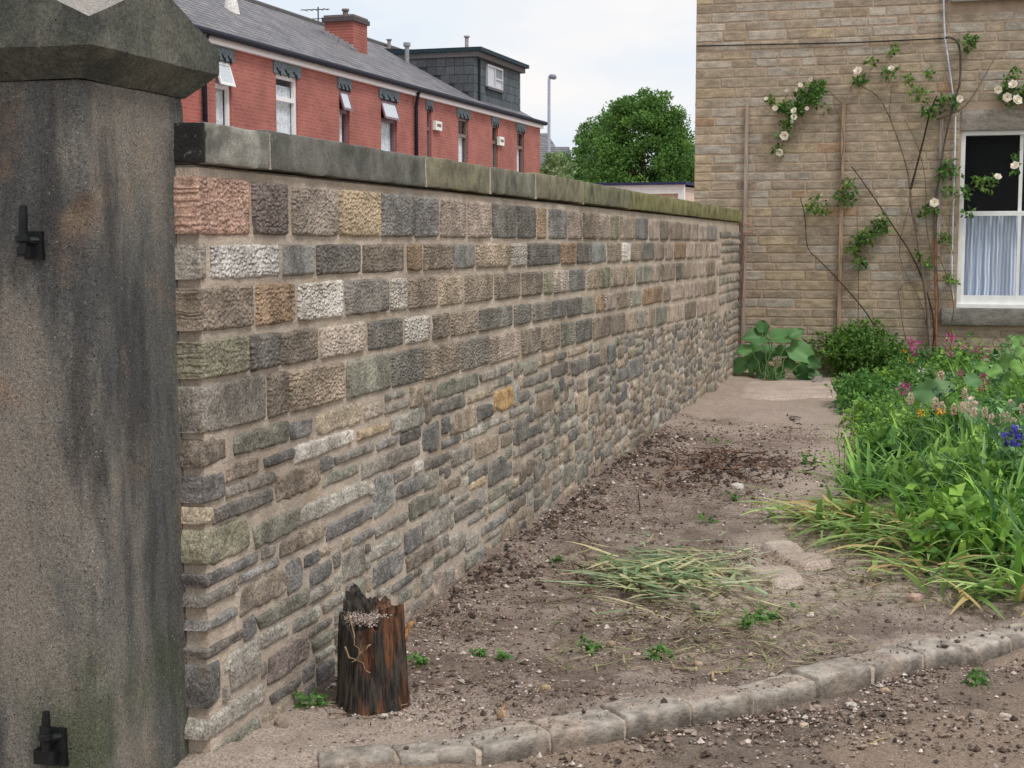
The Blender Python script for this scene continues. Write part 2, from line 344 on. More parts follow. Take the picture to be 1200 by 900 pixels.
def gz(x, y):
    x = np.asarray(x, float); y = np.asarray(y, float); s = y-ykerb(x); zb = bed_z(x, y); zr = road_z(x)+.4*(zb)
    t = sstep(-.1, .1, s) if False else (s > .06).astype(float)
    k_ = (s > -.0) & (s < .16) & (x > _kx[0]); return np.where(k_, .016, zr*(1-t)+zb*t)
def axis(segs):
    a = []
    for lo, hi, st in segs: a += list(np.arange(lo, hi, st))
    return np.array(a+[segs[-1][1]])
ax = axis([(-900, -100, 100), (-100, -12, 8), (-12, -2.4, .6), (-2.4, .9, .022), (.9, 3, .08), (3, 12, .8), (12, 100, 8), (100, 900, 100)])
ay = axis([(-60, 2, 6), (2, 3.4, .2), (3.4, 8, .024), (8, 12, .04), (12, 18.2, .08), (18.2, 30, 1), (30, 120, 10), (120, 1500, 100)])
X, Y = np.meshgrid(ax, ay, indexing='ij')
s_ = Y-ykerb(X); left = sstep(-1.9, -1.6, X)
Z = np.where(s_ > .06, bed_z(X, Y), road_z(X)-.05*left)
Z = np.where((s_ <= .06) & (X < -1.75), bed_z(X, Y)*.6, Z)
far = (np.abs(X) > 14) | (Y > 30) | (Y < 2) | (X < -2.45) | (Y > 18.1); Z = np.where(far, -.06, Z)
# earth colours: tint alpha says how much of the tint lies there
P2 = np.stack([X, Y, 0*X], -1); n1 = fbm(P2*1.7+3, 3); n2 = fbm(P2*5+8, 3)
sand = sstep(-1.1, -.7, X+.035*(Y-8)*-1+.35*n1)*sstep(5.7, 6.8, Y-(X+.5)*.6+.4*n2)
sand = np.maximum(sand, sstep(11, 13.5, Y+1.5*n1)*.8); sand = np.maximum(sand, sstep(4.75, 4.35, Y+.25*n2+(X+1.9)*-.3)*sstep(-1.25, -1.6, X+.3*n2))
kd = s_+.22*n2; sand = np.maximum(sand, .75*sstep(.36, .2, kd)*sstep(-.1, .05, s_)); root = blob(X, Y, ROOT, .55)*sstep(-.3, .3, n2+.2)
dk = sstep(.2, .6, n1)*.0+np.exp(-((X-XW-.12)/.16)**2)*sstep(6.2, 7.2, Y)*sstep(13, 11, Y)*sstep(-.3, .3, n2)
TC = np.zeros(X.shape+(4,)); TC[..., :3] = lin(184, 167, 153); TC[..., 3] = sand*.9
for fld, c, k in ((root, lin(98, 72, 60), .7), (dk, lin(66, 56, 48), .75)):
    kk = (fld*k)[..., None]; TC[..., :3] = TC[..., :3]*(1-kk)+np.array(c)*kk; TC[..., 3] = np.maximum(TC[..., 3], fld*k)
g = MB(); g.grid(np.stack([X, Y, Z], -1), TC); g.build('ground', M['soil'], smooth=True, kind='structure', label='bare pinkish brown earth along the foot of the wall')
# dirt road in front of the kerb
rx = axis([(-1.78, 1.2, .02), (1.2, 6, .2)]); fr = np.concatenate([np.linspace(0, .93, 66), np.linspace(.94, 1, 12)])
X, F_ = np.meshgrid(rx, fr, indexing='ij'); y0 = 2.0; Y = y0+(ykerb(X)+.03-y0)*F_
P2 = np.stack([X, Y, 0*X], -1); Z = road_z(X)+.018*fbm(P2*3, 3)+.008*fbm(P2*16, 3)+.022*sstep(.93, 1, F_)*(.4+fbm(P2*4, 2))+.008
TC = np.zeros(X.shape+(4,)); TC[..., :3] = lin(160, 140, 122); TC[..., 3] = .75*sstep(-.15, .35, fbm(P2*2.3+5, 3)+.55*sstep(-.6, -1.6, X))
g = MB(); g.grid(np.stack([X, Y, Z], -1), TC); g.build('road', M['road'], smooth=True, kind='structure', label='rough brown dirt road in front of the kerb')
# pale strip of path below the house and three flagstones flush with the earth
pr = thing('path', 'pale trodden path with flat flags beside the flower bed', None, (-1.3, 15.9, 0), kind='structure')
a, b, c, d = gnd(853, 470), gnd(1003, 467), gnd(1003, 446), gnd(866, 446)
U, V = np.meshgrid(np.linspace(0, 1, 40), np.linspace(0, 1, 24), indexing='ij')
Pq = (a*((1-U)*(1-V))[..., None]+b*(U*(1-V))[..., None]+c*(U*V)[..., None]+d*((1-U)*V)[..., None])
Pq[..., 0] += .06*fbm(Pq*3, 2); Pq[..., 1] += .12*fbm(Pq*2+4, 2); edge = np.minimum(np.minimum(U, 1-U), np.minimum(V, 1-V))
Pq[..., 2] = np.maximum(bed_z(Pq[..., 0], Pq[..., 1]), 0)*.4+.018-.05*(1-sstep(0, .12, edge))
g = MB(); g.grid(Pq, (0, 0, 0, 0)); g.build('strip', M['path'], pr, smooth=True)
for q in ([(858, 672), (905, 690), (950, 690), (930, 668)], [(885, 640), (912, 655), (950, 652), (925, 636)], [(905, 656), (940, 668), (985, 664), (952, 650)]):
    pts = np.array([gnd(*p) for p in q]); ctr = pts.mean(0); th = np.linspace(0, 2*math.pi, 25)[:-1]
    U, V = np.meshgrid(np.linspace(-1, 1, 16), np.linspace(-1, 1, 12), indexing='ij')
    uu = U*np.sqrt(1-V*V*.35); vv = V*np.sqrt(1-U*U*.35); ww = [(1-uu)*(1-vv)/4, (1+uu)*(1-vv)/4, (1+uu)*(1+vv)/4, (1-uu)*(1+vv)/4]
    Pq = sum(wi[..., None]*p for wi, p in zip(ww, pts)); ed = np.minimum(1-abs(U), 1-abs(V))
    Pq[..., 2] = bed_z(np.array(ctr[0]), np.array(ctr[1]))+.026+.004*fbm(Pq*9, 2)-.04*(1-sstep(0, .2, ed))+.01
    g = MB(); g.grid(Pq, (0, 0, 0, 0)); g.build('flagstone', M['path'], pr, smooth=True)


# ------------------------------------------------------------------ gate pillar
pl = thing('gate_pillar', 'square dark weathered stone gate pillar with gabled cap beside the wall end', 'gate pillar', (-2.40, 3.74, 0), kind='thing')
PX0, PX1, PY0, PY1 = -2.585, -2.147, 3.455, 4.02
def ring(z, c, infl=0, n=14):
    x0, x1, y0_, y1_ = PX0-infl, PX1+infl, PY0-infl, PY1+infl
    cs = [(x0, y0_, .012), (x1, y0_, c), (x1, y1_, .012), (x0, y1_, .012)]; sg = [(-1, -1), (1, -1), (1, 1), (-1, 1)]
    pts = []
    for (cx, cy, r), (sx, sy), k in zip(cs, sg, range(4)):
        a_ = (cx, cy-sy*r) if k in (0, 2) else (cx-sx*r, cy); b_ = (cx-sx*r, cy) if k in (0, 2) else (cx, cy-sy*r)
        pts += [a_, b_]
    res = []
    for i in range(8):
        p, q = np.array(pts[i]), np.array(pts[(i+1) % 8]); m = n if i % 2 else 3
        for t in np.arange(m)/m: res.append(p*(1-t)+q*t)
    return np.array([(*p, z) for p in res])
zs = np.concatenate([np.linspace(-.1, 1.99, 84), [2.005, 2.015, 2.028]])
R = np.stack([ring(z, 0.016+.034*sstep(.34, .40, z)*sstep(1.74, 1.68, z)*(1+.5*math.sin(z*9)), -.004*sstep(1.99, 2.02, z)) for z in zs], 1)
nr = fbm(R*18, 3)*.0045+fbm(R*3, 2)*.006; cen = np.array([(PX0+PX1)/2, (PY0+PY1)/2, 0]); dirv = R-cen; dirv[..., 2] = 0; dirv /= np.linalg.norm(dirv, axis=-1)[..., None]
R = R+dirv*nr[..., None]; g = MB(); g.grid(R, wrap=True); g.build('shaft', M['pillar'], pl, smooth=True)
CX1, CY0, CY1 = -2.07, 3.373, 4.10; CX0 = CX1-(CY1-CY0)+.13
zc0, zc1, zc2 = 2.03, 2.106, 2.176; cx, cy = (CX0+CX1)/2, (CY0+CY1)/2
gz_ = onx(145, 0, CX1); slope = (gz_[2]-zc2)/(gz_[1]-CY0); zp = zc2+slope*(cy-CY0)
def capmesh():
    g = MB(); n = 26
    us = np.linspace(0, 1, n)
    def side(p0, p1, inward):                        # one gabled face with cove below
        for_rows = []
        for k in np.linspace(0, 1, 7):               # cove
            off = .077*(1-k)
            for_rows.append([p0*(1-u)+p1*u+inward*off*1+(p1-p0)/np.linalg.norm(p1-p0)*off*(1-2*u)*1+np.array([0, 0, zc0+(zc1-zc0)*k]) for u in us])
        for k in np.linspace(0, 1, 9)[1:]:
            for_rows.append([p0*(1-u)+p1*u+np.array([0, 0, zc1+(zc2+(zp-zc2)*(1-abs(2*u-1))-zc1)*k]) for u in us])
        return np.array(for_rows)
    A, B, C_, D = [np.array(p) for p in ((CX0, CY0, 0.), (CX1, CY0, 0.), (CX1, CY1, 0.), (CX0, CY1, 0.))]
    for p0, p1, inw in ((A, B, (0, 1, 0)), (B, C_, (-1, 0, 0)), (C_, D, (0, -1, 0)), (D, A, (1, 0, 0))):
        g.grid(side(p0, p1, np.array(inw, float)), flip=True)
    U, V = np.meshgrid(us, us, indexing='ij'); hx = 1-abs(2*U-1); hy = 1-abs(2*V-1)
    Z_ = zc2+(zp-zc2)*np.maximum(hx, hy)
    g.grid(np.stack([CX0+(CX1-CX0)*U, CY0+(CY1-CY0)*V, Z_], -1))
    g.box((PX0+.02, PY0+.02, zc0-.004), (PX1-.02, PY1-.02, zc0+.02))
    for i in range(len(g.V)):
        v = g.V[i]; n_ = fbm(v*20, 3)*.003; g.V[i] = v+np.stack([n_, fbm(v*20+5, 3)*.003, fbm(v*16+9, 3)*.003], -1)
    return g
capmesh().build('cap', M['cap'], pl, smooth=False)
def pin(px_pin, py0, py1, bx0, by0, bx1, by1):
    yb = PY0-.004; q = lambda x, y, Y_=yb: ony(x, y, Y_)
    a_, b_ = q(bx0, by1), q(bx1, by0); root = link('gate_pin', None, pl); root['label'] = 'black iron gate pin'
    g = MB(); lo = (a_[0], yb-.010, a_[2]); hi = (b_[0], yb+.02, b_[2]); g.box(lo, hi); ir = .006
    g.box((lo[0]-.006, yb-.0, lo[2]+.008), (hi[0]-.022, yb-.034, lo[2]+(hi[2]-lo[2])*.45))
    g.build('pin_block', M['iron'], root)
    p0, p1 = q(px_pin, py1, yb-.035), q(px_pin, py0, yb-.035)
    g = MB(); g.tube(np.linspace(p0, p1, 6), [.012]*5+[.010], 12); g.tube([p0+[0, 0, .028], p0+[0, 0, .034], p0+[0, 0, .046], p0+[0, 0, .05]], [.012, .02, .02, .012], 12)
    g.tube([p0+[0, 0, .035], p0+[.03, .035, .035]], .011, 8); g.build('pin_rod', M['iron'], root, smooth=False)
pin(27, 241, 297, 31, 271, 51, 304); pin(54, 834, 880, 50, 853, 78, 894)

# ------------------------------------------------------------------ rubble wall
wr = thing('garden_wall', 'rebuilt stone garden wall with squared courses above rubble and flat coping', 'wall', (-2.25, 10.8, 0), kind='thing')
PAL = dict(dg=(80, 79, 76), g=(122, 118, 110), gb=(106, 107, 108), gg=(112, 114, 100), br=(126, 110, 94), tan=(152, 132, 110), pk=(158, 138, 126), pink=(168, 122, 104),
    yel=(178, 152, 116), sil=(198, 196, 194), wht=(208, 200, 190), ob=(138, 106, 76), ora=(182, 134, 72), buff=(166, 150, 124), pale=(150, 148, 138), ol=(110, 110, 86), bl=(76, 77, 80),
    pu=(102, 88, 86), sg=(122, 126, 126), db=(104, 92, 80), lp=(172, 156, 142))
CY = [3.91, 8.2, 14.92, 17.7]
CZ = [[1.796, 1.792, 1.765, 1.755], [1.62, 1.615, 1.609, 1.607], [1.59, 1.59, 1.591, 1.588], [1.486, 1.462, 1.435, 1.425], [1.464, 1.430, 1.40, 1.395], [1.329, 1.293, 1.245, 1.23],
      [1.304, 1.252, 1.205, 1.19], [1.184, 1.144, 1.05, 1.02], [1.168, 1.112, 1.01, .98], [1.018, .969, .85, .82]]
def cz(k, y): return float(np.interp(y, CY, CZ[k]))
ROWS = [
 [(207,293,'pink',.7),(297,337,'pu',.8),(344,396,'lp',.7),(398,446,'yel',.8),(448,485,'gb',.5),(488,514,'gb',.5),(517,546,'pk',.5),(549,575,'pk',.5),(577,605,'dg',.4),(607,628,'dg',.5),(630,640,'ob',.6),(643,664,'gb',.5),(666,682,'pk',.5),(684,700,'br',.5),(702,714,'pk',.6),(715,725,'ol',.6),(727,743,'br',.5),(745,758,'gb',.4),(761,772,'pk',.3),(774,783,'db',.3),(785,798,'br',.4),(799,809,'br',.4),(811,818,'pk',.3),(820,828,'pk',.3),(829,839,'gb',.3)],
 [(210,240,'g',.4),(247,327,'sil',1.),(332,368,'sg',.15),(371,421,'dg',.6),(425,473,'db',.6),(478,494,'ob',.5),(497,530,'br',.8),(533,556,'gb',.1),(559,597,'tan',.8),(599,617,'wht',1),(619,656,'dg',.5),(658,675,'ob',.5),(677,693,'dg',.5),(694,710,'sg',.1),(712,727,'br',.6),(729,738,'wht',.7),(739,750,'br',.5),(752,766,'dg',.5),(768,778,'br',.4),(780,788,'pk',.4),(790,803,'ob',.5),(805,813,'pk',.4),(815,823,'pk',.4),(825,830,'tan',.4),(832,845,'pk',.4)],
 [(217,295,'br',.6),(300,344,'ob',.9),(349,401,'wht',1),(405,454,'dg',.5),(458,477,'wht',1),(480,512,'br',.8),(515,542,'tan',.7),(545,577,'br',.7),(580,609,'br',.7),(612,635,'db',.6),(638,648,'ol',.6),(650,666,'lp',.7),(668,686,'gb',.7),(688,702,'tan',.8),(703,715,'ol',.7),(716,732,'br',.5),(734,744,'tan',.6),(746,763,'gg',.4),(764,773,'pk',.4),(775,791,'br',.5),(793,799,'dg',.5),(800,809,'br',.4),(811,818,'pk',.4),(820,826,'pk',.4),(828,838,'br',.4),(840,846,'pk',.3)],
 [(216,289,'ol',.6),(293,326,'dg',.5),(329,370,'db',.6),(374,426,'lp',.7),(431,471,'dg',.6),(475,503,'wht',1),(507,526,'db',.6),(529,559,'br',.8),(562,600,'dg',.5),(603,622,'dg',.6),(625,646,'g',.5),(648,663,'gb',.4),(665,682,'dg',.4),(684,697,'gg',.4),(699,708,'ob',.5),(709,722,'pk',.6),(724,738,'tan',.6),(740,752,'gg',.6),(754,777,'ob',.4),(779,786,'pk',.5),(788,803,'pk',.5),(805,813,'pk',.4),(815,822,'pk',.4),(824,840,'br',.4)],
 [(217,308,'g',.15),(312,335,'db',.5),(337,401,'tan',.9),(405,456,'gg',.2),(459,496,'dg',.9),(498,539,'br',.9),(541,573,'g',.9),(575,609,'pk',.7),(612,633,'db',.6),(636,656,'br',.7),(659,674,'gg',.7),(676,694,'dg',.7),(696,716,'br',.7),(718,733,'db',.6),(735,746,'tan',.6),(748,757,'g',.5),(759,768,'tan',.5),(770,781,'gg',.5),(783,791,'tan',.5),(793,802,'pk',.5),(804,816,'br',.5),(818,829,'pk',.4),(831,840,'pk',.4)]]
STONES = []   # (y0,y1,z0,z1,colour,tool,rubble)
for r, row in enumerate(ROWS):
    for i, (x0, x1, c, tl) in enumerate(row):
        zm = (CZ[2*r][0]+CZ[2*r+1][0])/2; ya = onx(x0, 300, XW)[1]; yb = onx(x1, 300, XW)[1]
        if i == 0: ya = YW0-.012
        yc = (ya+yb)/2; STONES.append([ya, yb, cz(2*r+1, yc), cz(2*r, yc), c, tl, 0])
# small quoins at the far end beside the house
rq = random.Random(3); z = .05
while z < 1.72:
    h = rq.uniform(.075, .12); y1_ = YW1-.01; ln = rq.choice([.35, .7, 1.0]); y = y1_-ln if ln > .5 else y1_-ln
    yb = YW1; parts_ = 1 if ln < .5 else rq.choice([1, 2, 3]); wd = (ln-.02*(parts_-1))/parts_
    lim = onx(843, 300, XW)[1]
    if z > .83: ln = YW1-lim-.03; parts_ = rq.choice([2, 3, 4]); wd = (ln-.02*(parts_-1))/parts_
    for k in range(parts_): STONES.append([YW1-ln+k*(wd+.02), YW1-ln+k*(wd+.02)+wd, z, z+h-.022, rq.choice(['g', 'br', 'pk', 'gg', 'g']), .3, 1])
    z += h
RUB = [(235,518,265,539,'db'),(237,560,263,583,'bl'),(274,511,338,517,'gg'),(310,536,344,538,'bl'),(340,496,366,509,'gb'),(265,546,303,554,'br'),(251,597,320,588,'dg'),(237,597,250,611,'buff'),
(324,558,375,570,'br'),(265,572,290,571,'g'),(236,626,292,643,'ol'),(298,616,352,619,'gg'),(236,677,302,660,'bl'),(236,700,278,694,'dg'),(284,690,335,694,'db'),(307,644,323,650,'g'),(329,636,360,640,'br'),
(356,652,374,658,'bl'),(238,731,278,722,'gb'),(244,760,285,743,'dg'),(302,722,362,707,'gg'),(362,695,391,693,'g'),(266,768,337,744,'pale'),(315,771,362,772,'pu'),(247,779,258,821,'bl'),(270,780,305,790,'g'),
(250,838,309,823,'pale'),(318,816,352,800,'dg'),(342,728,375,725,'pale'),(380,707,404,705,'g'),(367,751,391,749,'gg'),(372,485,424,495,'buff'),(428,475,450,486,'lp'),(452,476,479,474,'pale'),(345,524,414,520,'wht'),
(419,506,457,504,'yel'),(459,489,497,498,'pale'),(393,535,438,529,'dg'),(441,518,466,520,'gb'),(470,508,493,514,'dg'),(496,501,514,525,'gb'),(380,558,420,555,'gg'),(424,544,492,534,'g'),(439,560,461,597,'sg'),
(463,555,483,558,'g'),(486,543,496,551,'wht'),(465,569,497,572,'bl'),(353,594,432,580,'pale'),(384,615,437,608,'bl'),(413,631,438,625,'bl'),(440,619,478,611,'g'),(480,589,514,593,'gg'),(435,643,470,640,'pale'),(475,625,493,640,'bl'),
(438,663,473,669,'gb'),(477,654,511,650,'db'),(401,651,428,670,'g'),(354,625,381,629,'br'),(460,687,484,680,'bl'),(512,450,560,454,'gg'),(563,437,595,439,'g'),(507,474,545,476,'dg'),(549,464,579,463,'buff'),(580,459,601,476,'ora'),
(518,490,527,507,'bl'),(533,485,559,500,'tan'),(560,478,577,488,'bl'),(518,518,540,515,'gb'),(544,505,572,505,'pale'),(573,494,595,492,'pale'),(602,495,620,515,'dg'),(629,464,649,480,'tan'),(529,530,554,537,'g'),(558,518,584,528,'tan'),
(587,513,600,520,'db'),(609,524,637,520,'pu'),(598,481,615,483,'g'),(614,445,643,445,'dg'),(507,538,523,543,'bl'),(549,553,571,556,'dg'),(573,543,593,561,'dg'),(552,565,570,566,'yel'),(495,610,528,618,'pale'),(533,598,560,597,'dg'),
(549,609,568,605,'gb'),(573,594,595,589,'gg'),(597,579,617,576,'dg'),(565,619,593,610,'gb'),(521,566,539,569,'br'),(533,584,550,581,'g'),(526,630,545,643,'g'),(670,424,686,436,'dg'),(688,418,703,429,'dg'),(712,404,721,424,'gb'),
(631,418,651,424,'tan'),(653,415,663,420,'gb'),(666,411,689,412,'tan'),(646,430,665,438,'dg'),(677,463,689,482,'tan'),(691,465,702,480,'br'),(702,433,711,436,'pu'),(725,434,735,444,'bl'),(736,424,753,439,'gb')]
CELL = .01; NY = int((YW1-YW0)/CELL); NZ = 118; occ = np.zeros((NY, NZ), bool); Z0 = -.10
def mark(y0, y1, z0, z1, m):
    occ[max(0, int((y0-m-YW0)/CELL)):max(0, int((y1+m-YW0)/CELL)+1), max(0, int((z0-m-Z0)/CELL)):max(0, int((z1+m-Z0)/CELL)+1)] = True
for st in STONES: mark(st[0], st[1], st[2], st[3], .012)
yy = YW0+np.arange(NY)*CELL
for i in range(NY): occ[i, int((cz(9, yy[i])-.012-Z0)/CELL):] = True
for x0, y0_, x1, y1_, c in RUB:
    a_, b_ = onx(x0, y0_, XW), onx(x1, y1_, XW); yA, yB = a_[1], b_[1]; zt, zb = a_[2], b_[2]
    if yA < YW0+.035: yA = YW0-.012
    if zt-zb < .035: zb = zt-.035
    zt = min(zt, cz(9, yA)-.012)
    if zb > zt-.02: continue
    STONES.append([yA, yB, zb, zt, c, .1, 1]); mark(yA, yB, zb, zt, .010)
rr = random.Random(11)
for zi in range(NZ):
    yi = 0
    while yi < NY-3:
        if occ[yi, zi]: yi += 1; continue
        w_ = int(rr.choice([10, 12, 15, 18, 20, 24, 28, 32])*rr.uniform(.85, 1.2)); h_ = rr.choice([5, 6, 7, 7, 8, 9, 11, 13])
        k = 0
        while k < w_ and yi+k < NY and not occ[yi+k, zi]: k += 1
        hh = 0; h_ = min(h_, max(4, int(k*1.25)))
        while hh < h_ and zi+hh < NZ and not occ[yi:yi+k, zi+hh].any(): hh += 1
        if k >= 4 and hh >= 3:
            y0_ = YW0+yi*CELL; z0_ = Z0+zi*CELL; q = rr.random()
            c = rr.choice(['g', 'gg', 'dg', 'gb', 'br', 'tan', 'g', 'pale', 'db', 'gg', 'bl', 'pk', 'buff'])
            STONES.append([y0_, y0_+k*CELL, z0_, z0_+hh*CELL, c, .1, 1])
            mark(y0_, y0_+k*CELL, z0_, z0_+hh*CELL, .013)
        yi += max(k, 1)
def stone_mesh(g, plane, u0, u1, z0, z1, col, tool, rub, step, rng, deep=.045, proud=None):
    """one stone: rounded face grid with pecked relief plus sides going back into the bed. plane(u, d, z) gives the point d proud of the face"""
    w_, h_ = u1-u0, z1-z0; nu = max(3, int(w_/step)+1); nv = max(3, int(h_/step)+1)
    e_ = .006 if not rub else .007; eu, ev = min(.5, 2*e_/w_), min(.5, 2*e_/h_)
    su = np.concatenate([[-1, -1], np.linspace(-1+eu, 1-eu, nu), [1, 1]]); sv = np.concatenate([[-1, -1], np.linspace(-1+ev, 1-ev, nv), [1, 1]])
    U, V = np.meshgrid(su, sv, indexing='ij'); k = .16 if rub else .06
    sk = rng.uniform(-.12, .12) if rub else rng.uniform(-.03, .03); tp = rng.uniform(-.14, .14) if rub else rng.uniform(-.02, .02)
    A = (u0+u1)/2+w_/2*U*np.sqrt(1-k*V*V*min(1, h_/w_*1.2))*(1+tp*V*.5); B = (z0+z1)/2+h_/2*V*np.sqrt(1-k*U*U*min(1, w_/h_*.8))*(1+sk*U)
    sd_ = rng.uniform(0, 99); Q = np.stack([A, B, np.full_like(A, sd_)], -1)
    on = (.014 if rub else (.004 if tool > .005 else .010))*min(1., min(w_, h_)/.11); A = A+on*fbm(Q*22, 2)*np.abs(U)**3; B = B+on*fbm(Q*22+40, 2)*np.abs(V)**3
    ed = np.minimum((1-abs(U))*w_/2, (1-abs(V))*h_/2); pr_ = proud if proud is not None else (rng.uniform(.006, .011) if rub else rng.uniform(.006, .012))
    d = pr_*np.sqrt(np.clip(ed/(.008 if rub else .006), 0, 1))-.003
    if rub: d = d+(.008*fbm(Q*16, 3)+.004*fbm(Q*55, 2))*np.clip(ed/.01, 0, 1)+rng.uniform(-.05, .05)*(B-(z0+z1)/2)
    elif tool < .005: d = d+.0025*fbm(Q*9, 3)+rng.uniform(-.015, .015)*(B-(z0+z1)/2)
    else: d = d+(.0025*fbm(Q*40, 2)+tool*.0028*np.sin((B+.006*fbm(Q*14, 2))*2*math.pi/.017)*np.clip(.6+fbm(Q*60, 2), 0, 1.3))*np.clip(ed/.01, 0, 1)
    bd = np.zeros_like(d, bool); bd[0] = bd[-1] = True; bd[:, 0] = bd[:, -1] = True; d = np.where(bd, -deep, d)
    c = np.array(lin(*[v*.55+m_*.45 for v, m_ in zip(col, (141, 132, 121))]))*rng.uniform(.84, 1.18)*1.42
    g.grid(plane(A, d, B), np.array([*c, tool]))
wplane = lambda u, d, z: np.stack([XW+d, u, z], -1)
def size_px(s): yc = (s[0]+s[1])/2; dist = math.hypot(yc, 2.07); return (s[1]-s[0])*2.07/dist*(s[3]-s[2])/dist**2
vis = [s for s in STONES if s[3] > 0.005]; vis.sort(key=size_px, reverse=True)
rest = MB(); rngs = np.random.default_rng(5)
for i, s in enumerate(vis):
    yc = (s[0]+s[1])/2; dist = math.hypot(yc, 2.07); step = min(.05, max(.0065, .0016*dist))
    dp = .10 if s[0] < YW0 or s[1] > YW1-.02 else .045
    if i < 300:
        g = MB(); stone_mesh(g, wplane, *s[:4], PAL[s[4]], s[5], s[6], step, rngs, dp); g.build('stone', M['wall'], wr, smooth=True)
    else: stone_mesh(rest, wplane, *s[:4], PAL[s[4]], s[5], s[6], step, rngs, dp)
rest.build('small_stones', M['wall'], wr, smooth=True, kind='stuff')
# bed of mortar
yy = axis([(YW0+.004, 8, .02), (8, YW1-.01, .05)]); zz = np.arange(-.2, 1.84, .02)
Yg, Zg = np.meshgrid(yy, zz, indexing='ij'); Q = np.stack([0*Yg, Yg, Zg], -1)
g = MB(); g.grid(np.stack([XW-.005+.006*fbm(Q*9, 3)+.003*fbm(Q*45, 2), Yg, Zg], -1))
xs = np.linspace(XW-.34, XW-.004, 12); Xg, Zg = np.meshgrid(xs, zz, indexing='ij'); Q = np.stack([Xg, 0*Xg, Zg], -1)
Xe = Xg.copy(); Xe[-1] = XW-.005+.006*fbm(np.stack([0*zz, 0*zz+yy[0], zz], -1)*9, 3)+.003*fbm(np.stack([0*zz, 0*zz+yy[0], zz], -1)*45, 2)
g.grid(np.stack([Xe, YW0+.004+0*Xg+.004*fbm(Q*12, 2)*(Xg < XW-.01), Zg], -1)); g.box((XW-.345, YW0+.01, -.2), (XW-.02, YW1-.012, 1.828)); g.build('mortar_bed', M['mortar'], wr, smooth=True)
# coping
CJ = [(205, 'sg'), (318, 'dgc'), (500, 'olc'), (576, 'olc2'), (629, 'olc'), (685, 'ol3'), (739, 'grn'), (789, 'grn'), (821, 'grn'), (851, 'grn'), (868, None)]
CC = dict(sg=(134, 131, 122), dgc=(100, 99, 92), olc=(114, 109, 90), olc2=(108, 106, 92), ol3=(110, 108, 86), grn=(112, 109, 74))
XC = XW+.022
js = [YW0-.01]+[onx(x, 200, XC)[1] for x, _ in CJ[1:-1]]+[YW1+.03]
def block(g, lo, hi, col, step, rr_=.006, amp=.004, seed=0.):
    lo, hi = np.array(lo, float), np.array(hi, float); c0 = (lo+hi)/2; h0 = (hi-lo)/2; n = [max(3, int(2*h/step)) for h in h0]
    for axn in range(3):
        a_, b_ = [k for k in range(3) if k != axn]
        la = np.concatenate([[-1], np.linspace(-1+min(.5, rr_/h0[a_]), 1-min(.5, rr_/h0[a_]), n[a_]), [1]]); lb = np.concatenate([[-1], np.linspace(-1+min(.5, rr_/h0[b_]), 1-min(.5, rr_/h0[b_]), n[b_]), [1]])
        U, V = np.meshgrid(la, lb, indexing='ij')
        for sg in (-1, 1):
            P = np.zeros(U.shape+(3,)); P[..., axn] = sg; P[..., a_] = U; P[..., b_] = V
            W = P*h0; inner = np.clip(W, -h0+rr_, h0-rr_); dlt = W-inner; ln = np.linalg.norm(dlt, axis=-1, keepdims=True)+1e-9; W = inner+dlt/ln*np.minimum(ln, rr_)
            W = W+c0; s3 = seed*3.7; W = W+amp*np.stack([fbm(W*14+s3, 3), fbm(W*14+s3+9, 3), fbm(W*14+s3+23, 3)], -1)
            g.grid(W, col, flip=((sg > 0) == (axn == 1)))
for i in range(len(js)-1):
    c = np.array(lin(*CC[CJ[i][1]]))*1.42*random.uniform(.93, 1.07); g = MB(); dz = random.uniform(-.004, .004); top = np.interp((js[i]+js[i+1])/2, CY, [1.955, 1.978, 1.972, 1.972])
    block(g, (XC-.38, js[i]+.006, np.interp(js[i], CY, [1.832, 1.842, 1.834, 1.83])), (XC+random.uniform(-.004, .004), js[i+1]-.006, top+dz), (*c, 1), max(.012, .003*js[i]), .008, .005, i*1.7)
    if i == 0:                                       # end face by the pillar coloured near black
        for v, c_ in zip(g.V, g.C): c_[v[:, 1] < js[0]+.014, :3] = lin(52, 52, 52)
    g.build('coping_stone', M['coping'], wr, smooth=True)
    if i: jm = MB(); jm.box((XC-.36, js[i]-.02, 1.835), (XC-.005, js[i]+.02, top-.008), (.5, .5, .5, 1)); jm.build('coping_joint', M['mortar'], wr)

# dark timber post in the gap between the wall end and the house
g = MB(); block(g, (XW-.16, YW1+.06, -.1), (XW-.015, YW1+.2, 1.83), (*lin(78, 64, 54), 1), .06, .006, .002)
g.build('timber_post', M['wood'], smooth=True, origin=(XW-.09, YW1+.13, 0), label='dark upright timber post in the gap between the wall end and the house', cat='post')

